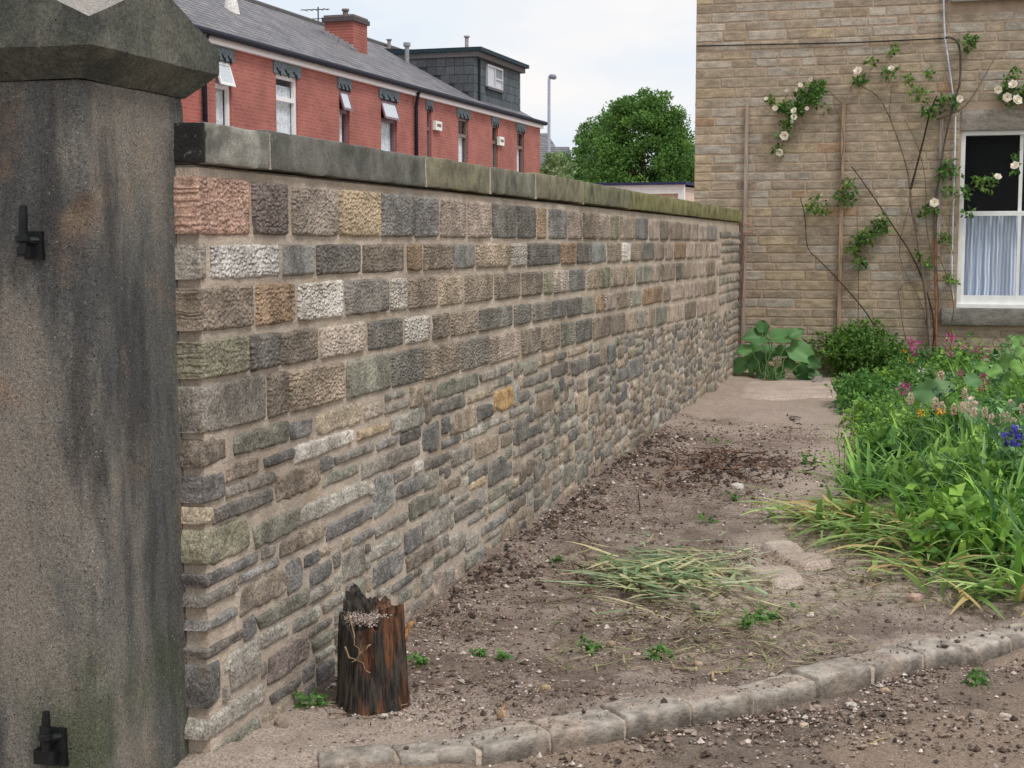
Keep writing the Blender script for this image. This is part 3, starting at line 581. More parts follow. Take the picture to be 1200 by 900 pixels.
# ------------------------------------------------------------------ kerb
kr = thing('kerb', None, None, (-.6, 5.2, 0), kind='structure'); kr['label'] = 'curving row of worn pale kerb stones between the earth and the road'
for i, (a_, b_) in enumerate(KW):
    n = 40; dr = (b_-a_); dj = random.uniform(.3, 1); ln = np.linalg.norm(dr); dr /= ln; nn = np.array([-dr[1], dr[0], 0]); wd = .135+random.uniform(-.02, .03); hh = random.uniform(-.008, .012)-.006*(i < 2)
    prof = [(wd, -.2), (wd, -.03), (wd-.003, -.001)]+[(wd*t, .0) for t in (.9, .8, .7, .6, .5, .4, .3, .22)]+[(.014, 0), (.006, -.0015), (.001, -.006), (0, -.016), (-.001, -.035), (-.003, -.06), (-.004, -.10), (-.004, -.2)]
    us = np.concatenate([[0, .0], np.linspace(.02, .98, n), [1., 1.]]); rows = []
    for k, u in enumerate(us):
        sh = 1 if 1 < k < len(us)-2 else 0
        rows.append([a_+dr*ln*u+nn*(p if not (k in (0, len(us)-1)) else (p-wd/2)*.0+wd/2)+np.array([0, 0, (q if not k in (0, len(us)-1) else -.1)+hh-(.004 if k in (1, len(us)-2) and q > -.05 else 0)]) for p, q in prof])
    Pq = np.array(rows); s3 = i*5.1
    Pq = Pq+np.stack([fbm(Pq*26+s3, 4)*.006, fbm(Pq*26+s3+7, 4)*.006, fbm(Pq*30+s3+19, 4)*.005], -1)
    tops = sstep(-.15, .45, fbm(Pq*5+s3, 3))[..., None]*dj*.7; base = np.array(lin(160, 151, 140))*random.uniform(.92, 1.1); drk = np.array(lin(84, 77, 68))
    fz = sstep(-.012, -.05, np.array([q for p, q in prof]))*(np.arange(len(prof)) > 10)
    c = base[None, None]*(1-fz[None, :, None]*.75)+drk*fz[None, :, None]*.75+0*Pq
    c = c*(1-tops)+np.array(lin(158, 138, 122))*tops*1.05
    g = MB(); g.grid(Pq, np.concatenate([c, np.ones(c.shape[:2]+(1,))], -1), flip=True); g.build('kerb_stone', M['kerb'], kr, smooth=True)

kp = np.array([p for ab in KW for p in ab]); kt = np.gradient(kp, axis=0); kt /= np.linalg.norm(kt, axis=1)[:, None]; kn = np.stack([-kt[:, 1], kt[:, 0], 0*kt[:, 0]], -1)
pf = [(.14, -.2), (.14, -.012), (.08, -.007), (.012, -.009), (.006, -.02), (.006, -.2)]; g = MB(); ii = np.linspace(0, len(kp)-1, 160); f3 = lambda A: np.stack([np.interp(ii, np.arange(len(kp)), A[:, k]) for k in range(3)], -1)
Kp, Kn = f3(kp), f3(kn); Pq = np.stack([Kp+Kn*p+np.array([0, 0, q]) for p, q in pf], 1); Pq = Pq+.004*fbm(Pq*30, 2)[..., None]; g.grid(Pq); g.build('kerb_bed', M['mortar'], kr, smooth=True)

# ------------------------------------------------------------------ stone house at the far end
fp = lambda x, y, off=.0: ony(x, y, YF-off)
HX0 = fp(814, 150)[0]; HX1 = 7.0; HZ = 7.2
hs = thing('stone_house', 'buff coursed stone house with a white sash window behind the end of the wall', 'house', (0, 20, 0), kind='thing')
wl, wb, wt = fp(1124, 250)[0], fp(1150, 361)[2], fp(1150, 153)[2]; wr_ = wl+1.42
lz0, lz1 = wt, fp(1150, 128)[2]; sl = fp(1103, 370)[0]; sz0, sz1 = fp(1150, 381)[2], wb
g = MB(); g.box((HX0+.006, YF+.004, -.3), (wl, YF+.35, HZ)); g.box((wr_, YF+.004, -.3), (HX1, YF+.35, HZ)); g.box((wl, YF+.004, -.3), (wr_, YF+.35, wb-.01)); g.box((wl, YF+.004, wt+.01), (wr_, YF+.35, HZ))
g.box((HX0+.012, YF+.352, -.3), (HX0+.35, 27, HZ)); g.box((HX0+.352, 26.6, -.3), (HX1, 27, HZ)); g.build('wall_core', M['fmortar'], hs)
g = MB()
for z0, z1 in ((0, HZ),): g.box((HX0-.2, YF-.25, HZ+.002), (HX1, 27.2, HZ+.25))
g.build('roof', M['slate'], hs)
FC = dict(b1=(168, 152, 132), b2=(162, 148, 130), g1=(172, 164, 152), g2=(162, 156, 146), y1=(172, 155, 128), o1=(166, 134, 106), p1=(182, 173, 160), d1=(152, 138, 122))
r3 = random.Random(21); FST = []; z = -.05; blocks = [(sl-.02, wr_+.25, sz0, sz1), (wl-.015, wr_+.25, lz0, lz1+.0), (wl-.015, wr_, wb-.02, wt+.01), (fp(1112, 2)[0], 3, fp(1150, 3)[2]-.02, fp(1150, 3)[2]+.14)]
while z < 5.0:
    h = r3.uniform(.085, .125) if z < 3.2 else r3.uniform(.095, .125); z1 = z+h-.012; x = HX0
    cuts = sorted([(b[0], b[1]) for b in blocks if b[2] < z1 and b[3] > z])
    segs = []; cur = HX0
    for a_, b_ in cuts:
        if a_ > cur: segs.append((cur, a_))
        cur = max(cur, b_)
    if cur < 2.6: segs.append((cur, 2.6))
    for a_, b_ in segs:
        x = a_
        while x < b_-.05:
            w_ = r3.choice([.2, .26, .3, .34, .38, .44, .52])*r3.uniform(.85, 1.1)
            if x+w_ > b_-.14: w_ = b_-x
            q = r3.choice(['b1', 'b2', 'g1', 'g2', 'y1', 'b1', 'b2', 'd1', 'p1']) if x < -1.9 or z > 3.6 else r3.choice(['b1', 'b2', 'b1', 'b2', 'd1', 'g2', 'y1'])
            if r3.random() < .02: q = 'o1'
            FST.append([x+.006, x+w_-.012, z, z1-r3.uniform(0, .010), q]); x += w_
    z += h
def in_frame(s):
    P = np.array([(s[0]+s[1])/2, YF, (s[2]+s[3])/2])-_C; zc = P@_F; u = 600+FPX*(P@_r)/zc; v = 450-FPX*(P@_U)/zc; return -10 < u < 1215 and -10 < v < 440
FST.sort(key=lambda s: -(s[1]-s[0])*(s[3]-s[2])*(1 if in_frame(s) else .01))
fplane = lambda u, d, z: np.stack([u, YF-d, z], -1)
rest = MB(); rf = np.random.default_rng(9)
def fstone(g, s):
    k = stone_mesh(g, fplane, s[0], s[1], s[2], s[3], (128, 128, 128), 0, 0, .03, rf, .008, rf.uniform(.003, .006))
    g.C[-1] = np.tile(np.array([*((np.array(lin(*FC[s[4]]))*.74+np.array(lin(174, 155, 130))*.26)*rf.uniform(.86, 1.12)), 1]), (len(g.C[-1]), 1))
for i, s in enumerate(FST):
    if i < 300: g = MB(); fstone(g, s); g.build('stone', M['fac'], hs, smooth=False)
    else: fstone(rest, s)
rest.build('small_stones', M['fac'], hs, smooth=False, kind='stuff')
g = MB(); block(g, (sl, YF-.07, sz0), (wr_+.22, YF+.2, sz1-.004), (*lin(128, 124, 116), 1), .05, .008, .004); g.build('window_sill', M['fac'], hs, smooth=True)
g = MB(); block(g, (wl-.008, YF-.012, lz0), (wr_+.22, YF+.2, lz1), (*lin(150, 142, 132), 1), .06, .008, .004); g.build('lintel', M['fac'], hs, smooth=True)
g = MB(); block(g, (fp(1114, 2)[0], YF-.09, fp(1150, 2)[2]), (3, YF+.1, fp(1150, 2)[2]+.13), (*lin(150, 146, 138), 1), .08, .008, .003); g.build('upper_sill', M['fac'], hs, smooth=True)
# sash window
wn = link('sash_window', None, hs); F0 = YF+.06
zm = fp(1150, 250, -.08)[2]; zb = fp(1150, 349, -.08)[2]; xm = fp(1195, 250, -.08)[0]
g = MB(); t = .05
g.box((wl, F0-.02, wb+.045), (wl+t, F0+.10, wt)); g.box((wr_-t, F0-.02, wb+.045), (wr_, F0+.10, wt)); g.box((wl+t, F0-.018, wt-.05), (wr_-t, F0+.10, wt-.001)); g.box((wl-.0, F0-.05, wb), (wr_, F0+.10, wb+.044)); g.build('frame', M['white'], wn)
g = MB(); g.box((wl+t, F0+.051, zm-.004), (wr_-t, F0+.09, zm+.026)); g.box((xm-.02, F0+.051, zm+.026), (xm+.02, F0+.09, wt-.05)); g.box((wr_-t-.04, F0+.051, zm+.026), (wr_-t, F0+.09, wt-.05)); g.build('upper_sash', M['white'], wn)
g = MB(); g.box((wl+t, F0+.005, zm-.03), (wr_-t, F0+.048, zm+.02)); g.box((wl+t, F0+.005, wb+.044), (wr_-t, F0+.048, zb+.03)); g.box((xm-.018, F0+.005, zb+.03), (xm+.018, F0+.048, zm-.03)); g.box((wl+t+.001, F0+.007, zb+.03), (wl+t+.03, F0+.046, zm-.03)); g.build('lower_sash', M['white'], wn)
for a_, b_ in ((wl+t, xm-.02), (xm+.02, wr_-t-.04)):
    g = MB(); g.box((a_, F0+.068, zm+.026), (b_, F0+.072, wt-.05)); g.build('pane', M['glass'], wn)
    g = MB(); g.box((a_, F0+.024, zb+.03), (b_, F0+.028, zm-.03)); g.build('pane', M['glass'], wn)
xx = np.linspace(wl+.06, wr_-.06, 180); zz = np.linspace(wb+.03, zm+.0, 14); Xg, Zg = np.meshgrid(xx, zz, indexing='ij')
sway = .05*np.sin((Zg-wb)*3)*sstep(.9, 0, Zg-wb)
Yg = F0+.15+.022*np.sin(Xg*52+2*np.sin(Xg*9)+.6*np.sin(Zg*2))+.01*np.sin(Xg*130)
g = MB(); g.grid(np.stack([Xg+sway*.3, Yg, Zg], -1)); g.build('curtain', M['curtain'], wn, smooth=True)
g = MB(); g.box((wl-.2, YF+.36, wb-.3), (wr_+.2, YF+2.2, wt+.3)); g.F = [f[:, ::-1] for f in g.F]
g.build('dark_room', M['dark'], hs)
# cables and battens on the house front
def strip(pts, r, off=.02, n=6): return np.array([fp(x, y, off) for x, y in pts])
def smooth_path(P, k=5):
    P = np.asarray(P, float)
    for _ in range(2):
        Q = [P[0]]
        for a_, b_ in zip(P[:-1], P[1:]): Q += [a_*.75+b_*.25, a_*.25+b_*.75]
        P = np.array(Q+[P[-1]])
    return P
g = MB(); g.tube(smooth_path(strip([(816, 54), (900, 52), (1000, 50), (1060, 47), (1106, 45)], 0, .024)), .008, 6, (*lin(40, 38, 40), 1))
g.build('black_cable', M['tint'], smooth=True, origin=tuple(fp(960, 51)), label='thin black cable running level across the house wall above the roses', cat='cable')
g = MB(); g.tube(smooth_path(strip([(1105, -40), (1106, 10), (1107, 42), (1112, 75), (1117, 112), (1120, 128), (1119, 180), (1117, 250), (1115, 320), (1117, 352)], 0, .035)), .011, 6, (*lin(205, 208, 215), 1))
g.build('white_cable', M['tint'], smooth=True, origin=tuple(fp(1110, 200)), label='white cable hanging down the house wall left of the sash window', cat='cable')
for xs_, y0_, y1_, c, lb in (((876, 871), 122, 408, (168, 150, 138), 'tall thin timber batten on the house wall beside the end of the garden wall'), ((989, 983), 119, 400, (170, 140, 118), 'thin brown timber batten on the house wall behind the young rose shoots'), ((1104, 1099), 132, 300, (164, 150, 138), 'grey timber batten behind the climbing rose beside the white cable')):
    a_, b_ = fp(xs_[0], y0_), fp(xs_[1], y1_); g = MB(); g.box((-.021, -.014, 0), (.021, .014, 1), (*lin(*c), 1), M=lambda V: np.stack([a_[0]+(b_[0]-a_[0])*(1-V[:, 2])+V[:, 0], YF-.034+V[:, 1], b_[2]+(a_[2]-b_[2])*V[:, 2]], -1))
    g.build('timber_batten', M['wood'], origin=(b_[0], YF-.03, b_[2]), label=lb, cat='batten', group='battens on the house wall')
g = MB(); g.tube(smooth_path(strip([(873, 262), (880, 263), (884, 268), (880, 273), (872, 271), (873, 300), (870, 360)], 0, .06)), .005, 5, (*lin(190, 140, 130), 1)); g.tube(smooth_path(strip([(872, 272), (884, 272), (893, 281)], 0, .05)), .004, 5, (*lin(190, 140, 130), 1))
g.build('string', M['tint'], smooth=True, origin=tuple(fp(873, 270)), label='loop of pink string tied to the batten beside the wall end', cat='string')

# ------------------------------------------------------------------ leaves
def unit(v): return v/(np.linalg.norm(v, axis=-1, keepdims=True)+1e-9)
def leaves(g, P, size, col, out=None, bias=0., asp=.5, bend=.25, mi=0, rng=RNG):
    """folded leaf of 2x2 facets at each point; out: preferred outward direction"""
    n = len(P); D = unit(rng.normal(size=(n, 3)))
    if out is not None: D = unit(D+out*bias)
    N_ = unit(rng.normal(size=(n, 3))+np.array([0, 0, .9])); W = unit(np.cross(D, N_)); N_ = np.cross(W, D)
    L = np.broadcast_to(np.asarray(size, float), (n,))[:, None]*rng.uniform(.7, 1.3, (n, 1))
    b = P; t = P+D*L-N_*L*bend; m = P+D*L*.45+N_*L*.06; l = m+W*L*asp*.5-N_*L*.06; r = m-W*L*asp*.5-N_*L*.06
    V = np.stack([b, l, t, r, m], 1).reshape(-1, 3); k = np.arange(n)[:, None]*5
    F = np.concatenate([k+np.array([[0, 4, 1]]), k+np.array([[1, 4, 2]]), k+np.array([[2, 4, 3]]), k+np.array([[3, 4, 0]])])
    c = np.asarray(col, float); c = np.tile(c, (n, 1)) if c.ndim == 1 else c
    g.add(V, F, np.repeat(np.hstack([c[:, :3], np.ones((n, 1))]), 5, 0), mi)
def gcol(n, a=(52, 84, 30), b=(98, 138, 56), rng=RNG, s=1.):
    t = rng.random((n, 1)); return (np.array(lin(*a))*(1-t)+np.array(lin(*b))*t)*rng.uniform(.8, 1.2, (n, 1))*s
def blade(g, p, az, L, w_, rise, droop, col, n=6, lie=0., fold=.25):
    """strap leaf: leaves p at heading az, climbs then arches over"""
    t = np.linspace(0, 1, n); d = np.array([math.cos(az), math.sin(az), 0]); sd_ = np.array([-math.sin(az), math.cos(az), 0])
    hor = L*(math.cos(rise)*t+.25*droop*t*t); ver = L*(math.sin(rise)*t-droop*t**2.2*.75)
    c = p[None]+d[None]*hor[:, None]; c[:, 2] += np.maximum(ver, lie-p[2]*0+.004)
    wd = w_*np.clip(1.15-t**1.6, .06, 1)*np.clip(.55+t*3, 0, 1)
    P = np.stack([c+sd_*wd[:, None]/2, c-np.array([0, 0, 1])*wd[:, None]*fold, c-sd_*wd[:, None]/2], 0); g.grid(P, (*col, 1))
def twig(g, a_, b_, r, col, wob=.1, n=6, k=5):
    t = np.linspace(0, 1, n)[:, None]; P = a_*(1-t)+b_*t; L = np.linalg.norm(b_-a_); P[1:-1] += RNG.normal(size=(n-2, 3))*L*wob*.3; g.tube(P, np.linspace(r, r*.55, n), k, (*col, 1))

# ------------------------------------------------------------------ roses on the house wall
def bloom(r=.045, tintc=(246, 240, 228)):
    g = MB(); rg = np.random.default_rng(4); c = np.array(lin(*tintc))
    for ring_, (n, tilt, rr_) in enumerate(((6, .25, 1.), (6, .7, .85), (5, 1.1, .6), (3, 1.4, .35))):
        for k in range(n):
            a = 2*math.pi*(k+.5*ring_)/n+rg.uniform(-.1, .1); U, V = np.meshgrid(np.linspace(0, 1, 4), np.linspace(-1, 1, 5), indexing='ij')
            rad_ = r*rr_*U*math.cos(tilt); z = r*(.25+.8*U*math.sin(tilt))*rr_+.2*r*V*V*U; wd = r*.62*rr_*np.sin(np.clip(U*1.15+.15, 0, 1.25)*1.6)
            x = rad_*math.cos(a)-wd*V*math.sin(a); y = rad_*math.sin(a)+wd*V*math.cos(a)
            cc = c*(1-.12*ring_*np.array([0, .4, 1.2])*.5); g.grid(np.stack([x, y, z], -1), (*cc, 1))
    return g.mesh('bloom', M['petal'], True)
BLOOM = bloom()
def rose(lb, base, stems, clusters, blooms, seed):
    o = thing('climbing_rose', lb, 'rose', base, 'roses on the house wall'); rg = np.random.default_rng(seed)
    for pts, r0, r1, c in stems:
        P = smooth_path(strip(pts, 0, .07)); g = MB(); P[:, 1] += rg.uniform(-.01, .01, len(P)); g.tube(P, np.linspace(r0, r1, len(P)), 6, (*lin(*c), 1)); g.build('stem', M['rough'], o, smooth=True)
    for cx_, cy_, rx_, ry_, n, light in clusters:
        n = int(n*1.5); g = MB(); q = unit(rg.normal(size=(n, 3)))*rg.random((n, 1))**.45; c0 = fp(cx_, cy_, .10); sc = np.array([rx_/96, .09, ry_/96])
        cc = gcol(n, (50, 84, 36), (108, 146, 66), rg) if not light else gcol(n, (70, 104, 40), (128, 160, 76), rg)
        leaves(g, c0+q*sc, .06, cc, q, .5, .62, .25, rng=rg); g.build('leaf_cluster', M['leaf'], o)
    for x, y, s in blooms:
        b = link('bloom', BLOOM, o); p = fp(x, y, .17)-np.array(base); b.location = p; b.scale = (s*.92,)*3; b.rotation_euler = (rad(rg.uniform(55, 110)), rg.uniform(-.5, .5), rg.uniform(-.4, .4))
    return o
GB = (112, 100, 84); DB = (66, 54, 46)
rose('large climbing white rose with bare grey stems between the battens and the sash window', tuple(gnd(1092, 432)+[0, .0, 0]), [
  ([(1090, 420), (1088, 370), (1083, 330), (1078, 300), (1074, 270), (1068, 245), (1067, 222)], .024, .017, (120, 106, 92)), ([(1067, 224), (1064, 200), (1055, 170), (1044, 140), (1030, 112), (1008, 100)], .013, .007, GB), ([(1067, 222), (1074, 196), (1082, 165), (1090, 130), (1098, 112)], .016, .008, DB),
  ([(1092, 420), (1096, 380), (1086, 340), (1070, 300), (1050, 270), (1020, 225), (998, 195)], .012, .007, DB), ([(1097, 420), (1097, 370), (1096, 320), (1096, 280)], .016, .014, (150, 96, 66)), ([(1098, 330), (1094, 250), (1100, 210), (1108, 160), (1118, 118), (1125, 100), (1126, 70), (1124, 52), (1117, 44), (1108, 44)], .014, .014, (92, 84, 78)),
  ([(1098, 140), (1120, 132), (1134, 122), (1148, 100), (1166, 67)], .009, .005, GB), ([(1047, 150), (1042, 132), (1044, 110), (1047, 95)], .006, .004, GB), ([(1101, 300), (1117, 345), (1118, 372), (1110, 400)], .008, .006, GB), ([(1118, 232), (1136, 224), (1150, 214), (1172, 204)], .006, .004, (90, 110, 60)),
  ([(1090, 400), (1080, 352), (1060, 320), (1052, 290), (1060, 262), (1066, 240)], .007, .004, GB), ([(1093, 410), (1102, 350), (1092, 300), (1084, 260), (1086, 215), (1076, 170), (1060, 140)], .008, .004, (104, 92, 76)), ([(1117, 300), (1110, 260), (1122, 215), (1112, 180)], .005, .003, (96, 110, 66)), ([(1053, 342), (1058, 332), (1068, 330), (1078, 334)], .006, .005, GB), ([(1053, 342), (1056, 372), (1062, 400)], .006, .006, GB)],
  [(1008, 95, 9, 6, 30, 0), (1042, 86, 9, 9, 30, 0), (1046, 60, 5, 9, 16, 1), (1022, 70, 5, 6, 16, 1), (1064, 94, 6, 7, 18, 1), (1077, 110, 9, 9, 26, 1), (1090, 85, 5, 7, 10, 1), (1092, 130, 14, 9, 44, 0), (1119, 118, 7, 10, 34, 0), (1105, 118, 5, 8, 18, 0), (1136, 50, 12, 9, 50, 0), (1111, 200, 16, 14, 60, 0), (1112, 222, 8, 7, 16, 1), (1152, 215, 18, 9, 46, 1), (1132, 226, 10, 6, 18, 0), (1166, 210, 6, 9, 16, 0), (1134, 250, 6, 5, 14, 0), (1084, 248, 7, 6, 20, 0), (1097, 246, 6, 5, 12, 0), (1108, 278, 9, 5, 20, 0), (1078, 300, 6, 6, 14, 0), (1084, 308, 6, 4, 12, 1), (1115, 328, 8, 7, 22, 1), (1190, 190, 7, 12, 20, 0)],
  [(1006, 84, 1.25), (1045, 81, .9), (1124, 116, 1.), (1095, 238, 1.25), (1169, 208, 1.), (1190, 195, 1.2)], 3)
rose('young white rose with sparse leaf tufts round the middle batten', tuple(gnd(1005, 436)), [
  ([(1035, 405), (1020, 372), (998, 345), (975, 320), (958, 303), (945, 292), (944, 255), (938, 232)], .009, .005, DB), ([(1005, 420), (1006, 350), (1006, 300), (1005, 270), (1004, 245)], .006, .005, (120, 90, 66)), ([(986, 215), (985, 190), (990, 168), (985, 140), (977, 122)], .006, .004, (100, 90, 80))],
  [(957, 242, 15, 12, 56, 1), (992, 230, 14, 13, 70, 0), (995, 214, 6, 6, 16, 1), (1032, 264, 11, 12, 60, 0), (1012, 280, 13, 10, 50, 0), (1002, 292, 10, 7, 34, 1), (1007, 308, 9, 7, 36, 0), (1018, 275, 8, 8, 20, 1)], [(963, 228, .35), (1031, 255, .3)], 5)
rose('hanging spray of white roses high on the wall over the tall left batten', tuple(fp(950, 110)), [([(985, 120), (970, 104), (952, 104), (935, 118), (925, 135), (920, 160), (914, 178)], .006, .004, (90, 100, 60))],
  [(948, 112, 18, 13, 150, 0), (958, 100, 12, 6, 40, 0), (968, 128, 4, 5, 8, 0), (932, 130, 11, 8, 60, 0), (918, 124, 9, 8, 50, 0), (905, 118, 6, 5, 22, 1), (922, 146, 8, 6, 36, 0), (919, 158, 8, 5, 24, 0), (913, 176, 7, 7, 24, 0)],
  [(898, 116, .55), (908, 127, .8), (931, 130, .95), (930, 137, .9), (946, 127, .6), (928, 143, .5), (938, 100, .7), (933, 105, .45), (950, 93, .6), (920, 159, 1.3), (914, 178, 1.1), (922, 106, .45)], 6)
rose('bushy white rose with several full blooms at the right edge above the sash window', tuple(fp(1185, 105)), [([(1230, 130), (1205, 118), (1188, 108), (1180, 98)], .008, .005, GB)], [(1186, 110, 16, 13, 90, 0), (1210, 108, 14, 14, 90, 0), (1189, 84, 5, 7, 14, 0), (1180, 98, 8, 7, 24, 1)],
  [(1169, 105, 1.1), (1188, 100, 1.3), (1180, 114, 1.25), (1191, 118, 1.4), (1207, 104, 1.2)], 7)

# ------------------------------------------------------------------ red terraced houses beyond the wall
HD = ray(1147, 283); HD[2] = 0; HD /= np.linalg.norm(HD); HN = np.array([HD[1], -HD[0], 0]); HP = _C+ray(633, 143)*((5.6-EYE)/ray(633, 143)[2]); HP[2] = 0
hq = lambda t, b, z: HP+HD*t-HN*b+np.array([0, 0, z])
def hM(V): return HP+V[:, :1]*HD-V[:, 1:2]*HN+np.stack([0*V[:, 2], 0*V[:, 2], V[:, 2]], -1)
def hbox(g, t0, t1, b0, b1, z0, z1, col=(.5, .5, .5, 1)): return g.box((t0, b0, z0), (t1, b1, z1), col, M=hM)
def onh(x, y, b=0): r = ray(x, y); Q = _C+r*(((hq(0, b, 0)-_C)@HN)/(r@HN)); return (Q-HP)@HD, Q[2]
def ont(x, y, t): r = ray(x, y); Q = _C+r*(((hq(t, 0, 0)-_C)@HD)/(r@HD)); return -(Q-HP)@HN, Q[2]
EZ, RB, RZ = 5.6, 4.0, 7.8; rz = lambda b: EZ+(RZ-EZ)/RB*b
def onroof(x, y):
    r = ray(x, y); nr_ = np.array([0, 0, 1.])-(-HN)*((RZ-EZ)/RB); Q = _C+r*(((hq(0, 0, EZ)-_C)@nr_)/(r@nr_)); return (Q-HP)@HD, -(Q-HP)@HN, Q[2]
WPX = [(249, 270, 82, 'w', 1), (320, 348, 80, 'w', 0), (394, 407, 103, 'p', 1), (443, 464, 117, 'p', 1), (497, 503.5, 125, 'p', 0), (534, 547, 137, 'b', 0), (574, 582, 146, 'b', 0), (603, 613, 158, 'b', 0)]
WIN = []
for x0, x1, y, c, op in WPX: WIN.append((onh(x0, 140, .08)[0], onh(x1, 140, .0)[0]+(.12 if x1-x0 < 15 else .05), c, op))
WIN = [(-30.5, -29.4, 'w', 0), (-26.5, -25.4, 'w', 0)]+WIN
FRC = dict(w=(238, 238, 238), p=(128, 100, 108), b=(120, 104, 98)); WZ0, WZ1, LZ = 3.3, 5.12, 5.47
def terrace(lb, t0, t1, col, wins):
    o = thing('terraced_house', lb, 'house', tuple(hq((t0+t1)/2, 0, 0)), 'red brick terrace beyond the wall', kind='thing'); c = (*lin(*col), 1)
    g = MB(); ws = sorted(wins); cur = t0
    for a_, b_, *_ in ws:
        hbox(g, cur, a_, 0, .25, -.1, EZ-.12, c); hbox(g, a_, b_, 0, .25, -.1, WZ0, c); hbox(g, a_, b_, 0, .25, WZ1+.01, EZ-.12, c); cur = b_
    hbox(g, cur, t1, 0, .25, -.1, EZ-.12, c); hbox(g, t0, t1, 7.9, 8.15, -.1, EZ-.12, c)
    g.add(hM(np.array([[t1, 0.252, -.1], [t1, 7.9, -.1], [t1, 7.9, EZ-.12], [t1, RB, RZ-.12], [t1, .252, EZ-.05]])), [(0, 1, 2, 3, 4)], c); g.build('wall', M['brick'], o)
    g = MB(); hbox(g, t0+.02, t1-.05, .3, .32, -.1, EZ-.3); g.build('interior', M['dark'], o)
    te = t1+(.12 if t1 > -.5 else 0); rf_ = link('roof', None, o); rf_.location = (0, 0, 0)
    g = MB()
    for s in (0, 1):
        for b0, b1 in (((-.17, RB)) if s == 0 else ((RB, 8.3)),):
            z0, z1 = (rz(b0), RZ) if s == 0 else (RZ, rz(2*RB-b1)); nn_ = 40
            V = np.array([[t, b0+(b1-b0)*k, (z0+(z1-z0)*k)+dz] for dz in (0, -.035) for t in (t0, te) for k in (0, 1)])
            g.add(hM(V), [(0, 2, 3, 1), (4, 5, 7, 6), (0, 4, 6, 2), (1, 3, 7, 5), (0, 1, 5, 4), (2, 6, 7, 3)])
    g.build('slating', M['slate'], rf_)
    g = MB(); n = int((te-t0)/.45)
    for k in range(n):
        a_ = t0+(te-t0)*k/n; b_ = a_+(te-t0)/n-.012; th = np.linspace(-.3, math.pi+.3, 6)
        g.grid(np.stack([np.stack([hq(t, RB+.13*math.cos(q), RZ-.03+.10*math.sin(q)) for q in th]) for t in (a_, b_)]), (*lin(96, 92, 92), 1))
    g.build('ridge_tiles', M['rough'], rf_, kind='stuff')
    g = MB(); hbox(g, t0, te-.05, -.10, -.003, EZ-.22, EZ-.095, (*lin(244, 240, 242), 1)); g.build('fascia', M['upvc'], o)
    g = MB(); P = np.stack([hq(t, -.175, EZ-.045) for t in np.linspace(t0, te, 6)]); g.tube(P, .062, 8, (*lin(44, 46, 58), 1)); g.build('gutter', M['tint'], o)
    for a_, b_, fc, op in ws:
        wd = b_-a_; w_ = link('window', None, o); fcc = (*lin(*FRC[fc]), 1); f0, f1 = .045, .12; q = .085 if wd > .8 else .06; tz = 4.62
        g = MB(); hbox(g, a_, a_+q, f0, f1, WZ0, WZ1, fcc); hbox(g, b_-q, b_, f0, f1, WZ0, WZ1, fcc); hbox(g, a_+q, b_-q, f0, f1, WZ1-q, WZ1, fcc); hbox(g, a_+q, b_-q, f0, f1, WZ0, WZ0+q, fcc); hbox(g, a_+q, b_-q, f0-.004, f1+.004, tz-.045, tz+.045, fcc); g.build('frame', M['upvc'], w_)
        g = MB(); hbox(g, a_+q, b_-q, .095, .099, WZ0+q, tz-.03); g.build('pane', M['glass'], w_)
        if op:                                       # top light hung open at the bottom
            tilt = rad(17); hh = WZ1-tz-.03
            def tM(V): return hM(np.stack([V[:, 0], f0-.01-(WZ1-.02-V[:, 2])*math.sin(tilt)+V[:, 1]*math.cos(tilt), WZ1-.02-(WZ1-.02-V[:, 2])*math.cos(tilt)+V[:, 1]*math.sin(tilt)], -1))
            g = MB(); z0, z1 = tz, WZ1-.02
            for A in ((a_+.02, a_+.075, z0, z1), (b_-.075, b_-.02, z0, z1), (a_+.075, b_-.075, z0, z0+.06), (a_+.075, b_-.075, z1-.06, z1)): g.box((A[0], -.02, A[2]), (A[1], .02, A[3]), fcc, M=tM)
            g.build('open_light', M['upvc'], w_); g = MB(); g.box((a_+.075, -.003, z0+.06), (b_-.075, .003, z1-.06), (*lin(206, 214, 220), 1), M=tM); g.build('open_pane', M['upvc'], w_)
        else: g = MB(); hbox(g, a_+q, b_-q, .095, .099, tz+.03, WZ1-q); g.build('pane', M['glass'], w_)
        g = MB(); tt = np.linspace(a_+.03, b_-.03, 40); zz = np.array([WZ0, tz if fc != 'w' else WZ1-.2]); P = np.stack([np.stack([hq(t, .17+.018*math.sin(t*40), z) for z in zz]) for t in tt]); g.grid(P, (*lin(212, 220, 226), 1)); g.build('net_curtain', M['tint'], w_, smooth=True)
        g = MB(); hbox(g, a_-.08, b_+.08, -.06, .04, WZ0-.14, WZ0-.002, (*lin(120, 128, 130), 1)); g.build('sill', M['rough'], w_)
        ln_ = link('lintel', None, o); g = MB(); e = .13 if wd > .8 else .10; hbox(g, a_-e, b_+e, -.03, .1, WZ1+.002, LZ, (*lin(112, 124, 130), 1)); g.build('lintel_stone', M['rough'], ln_)
        ns = 3
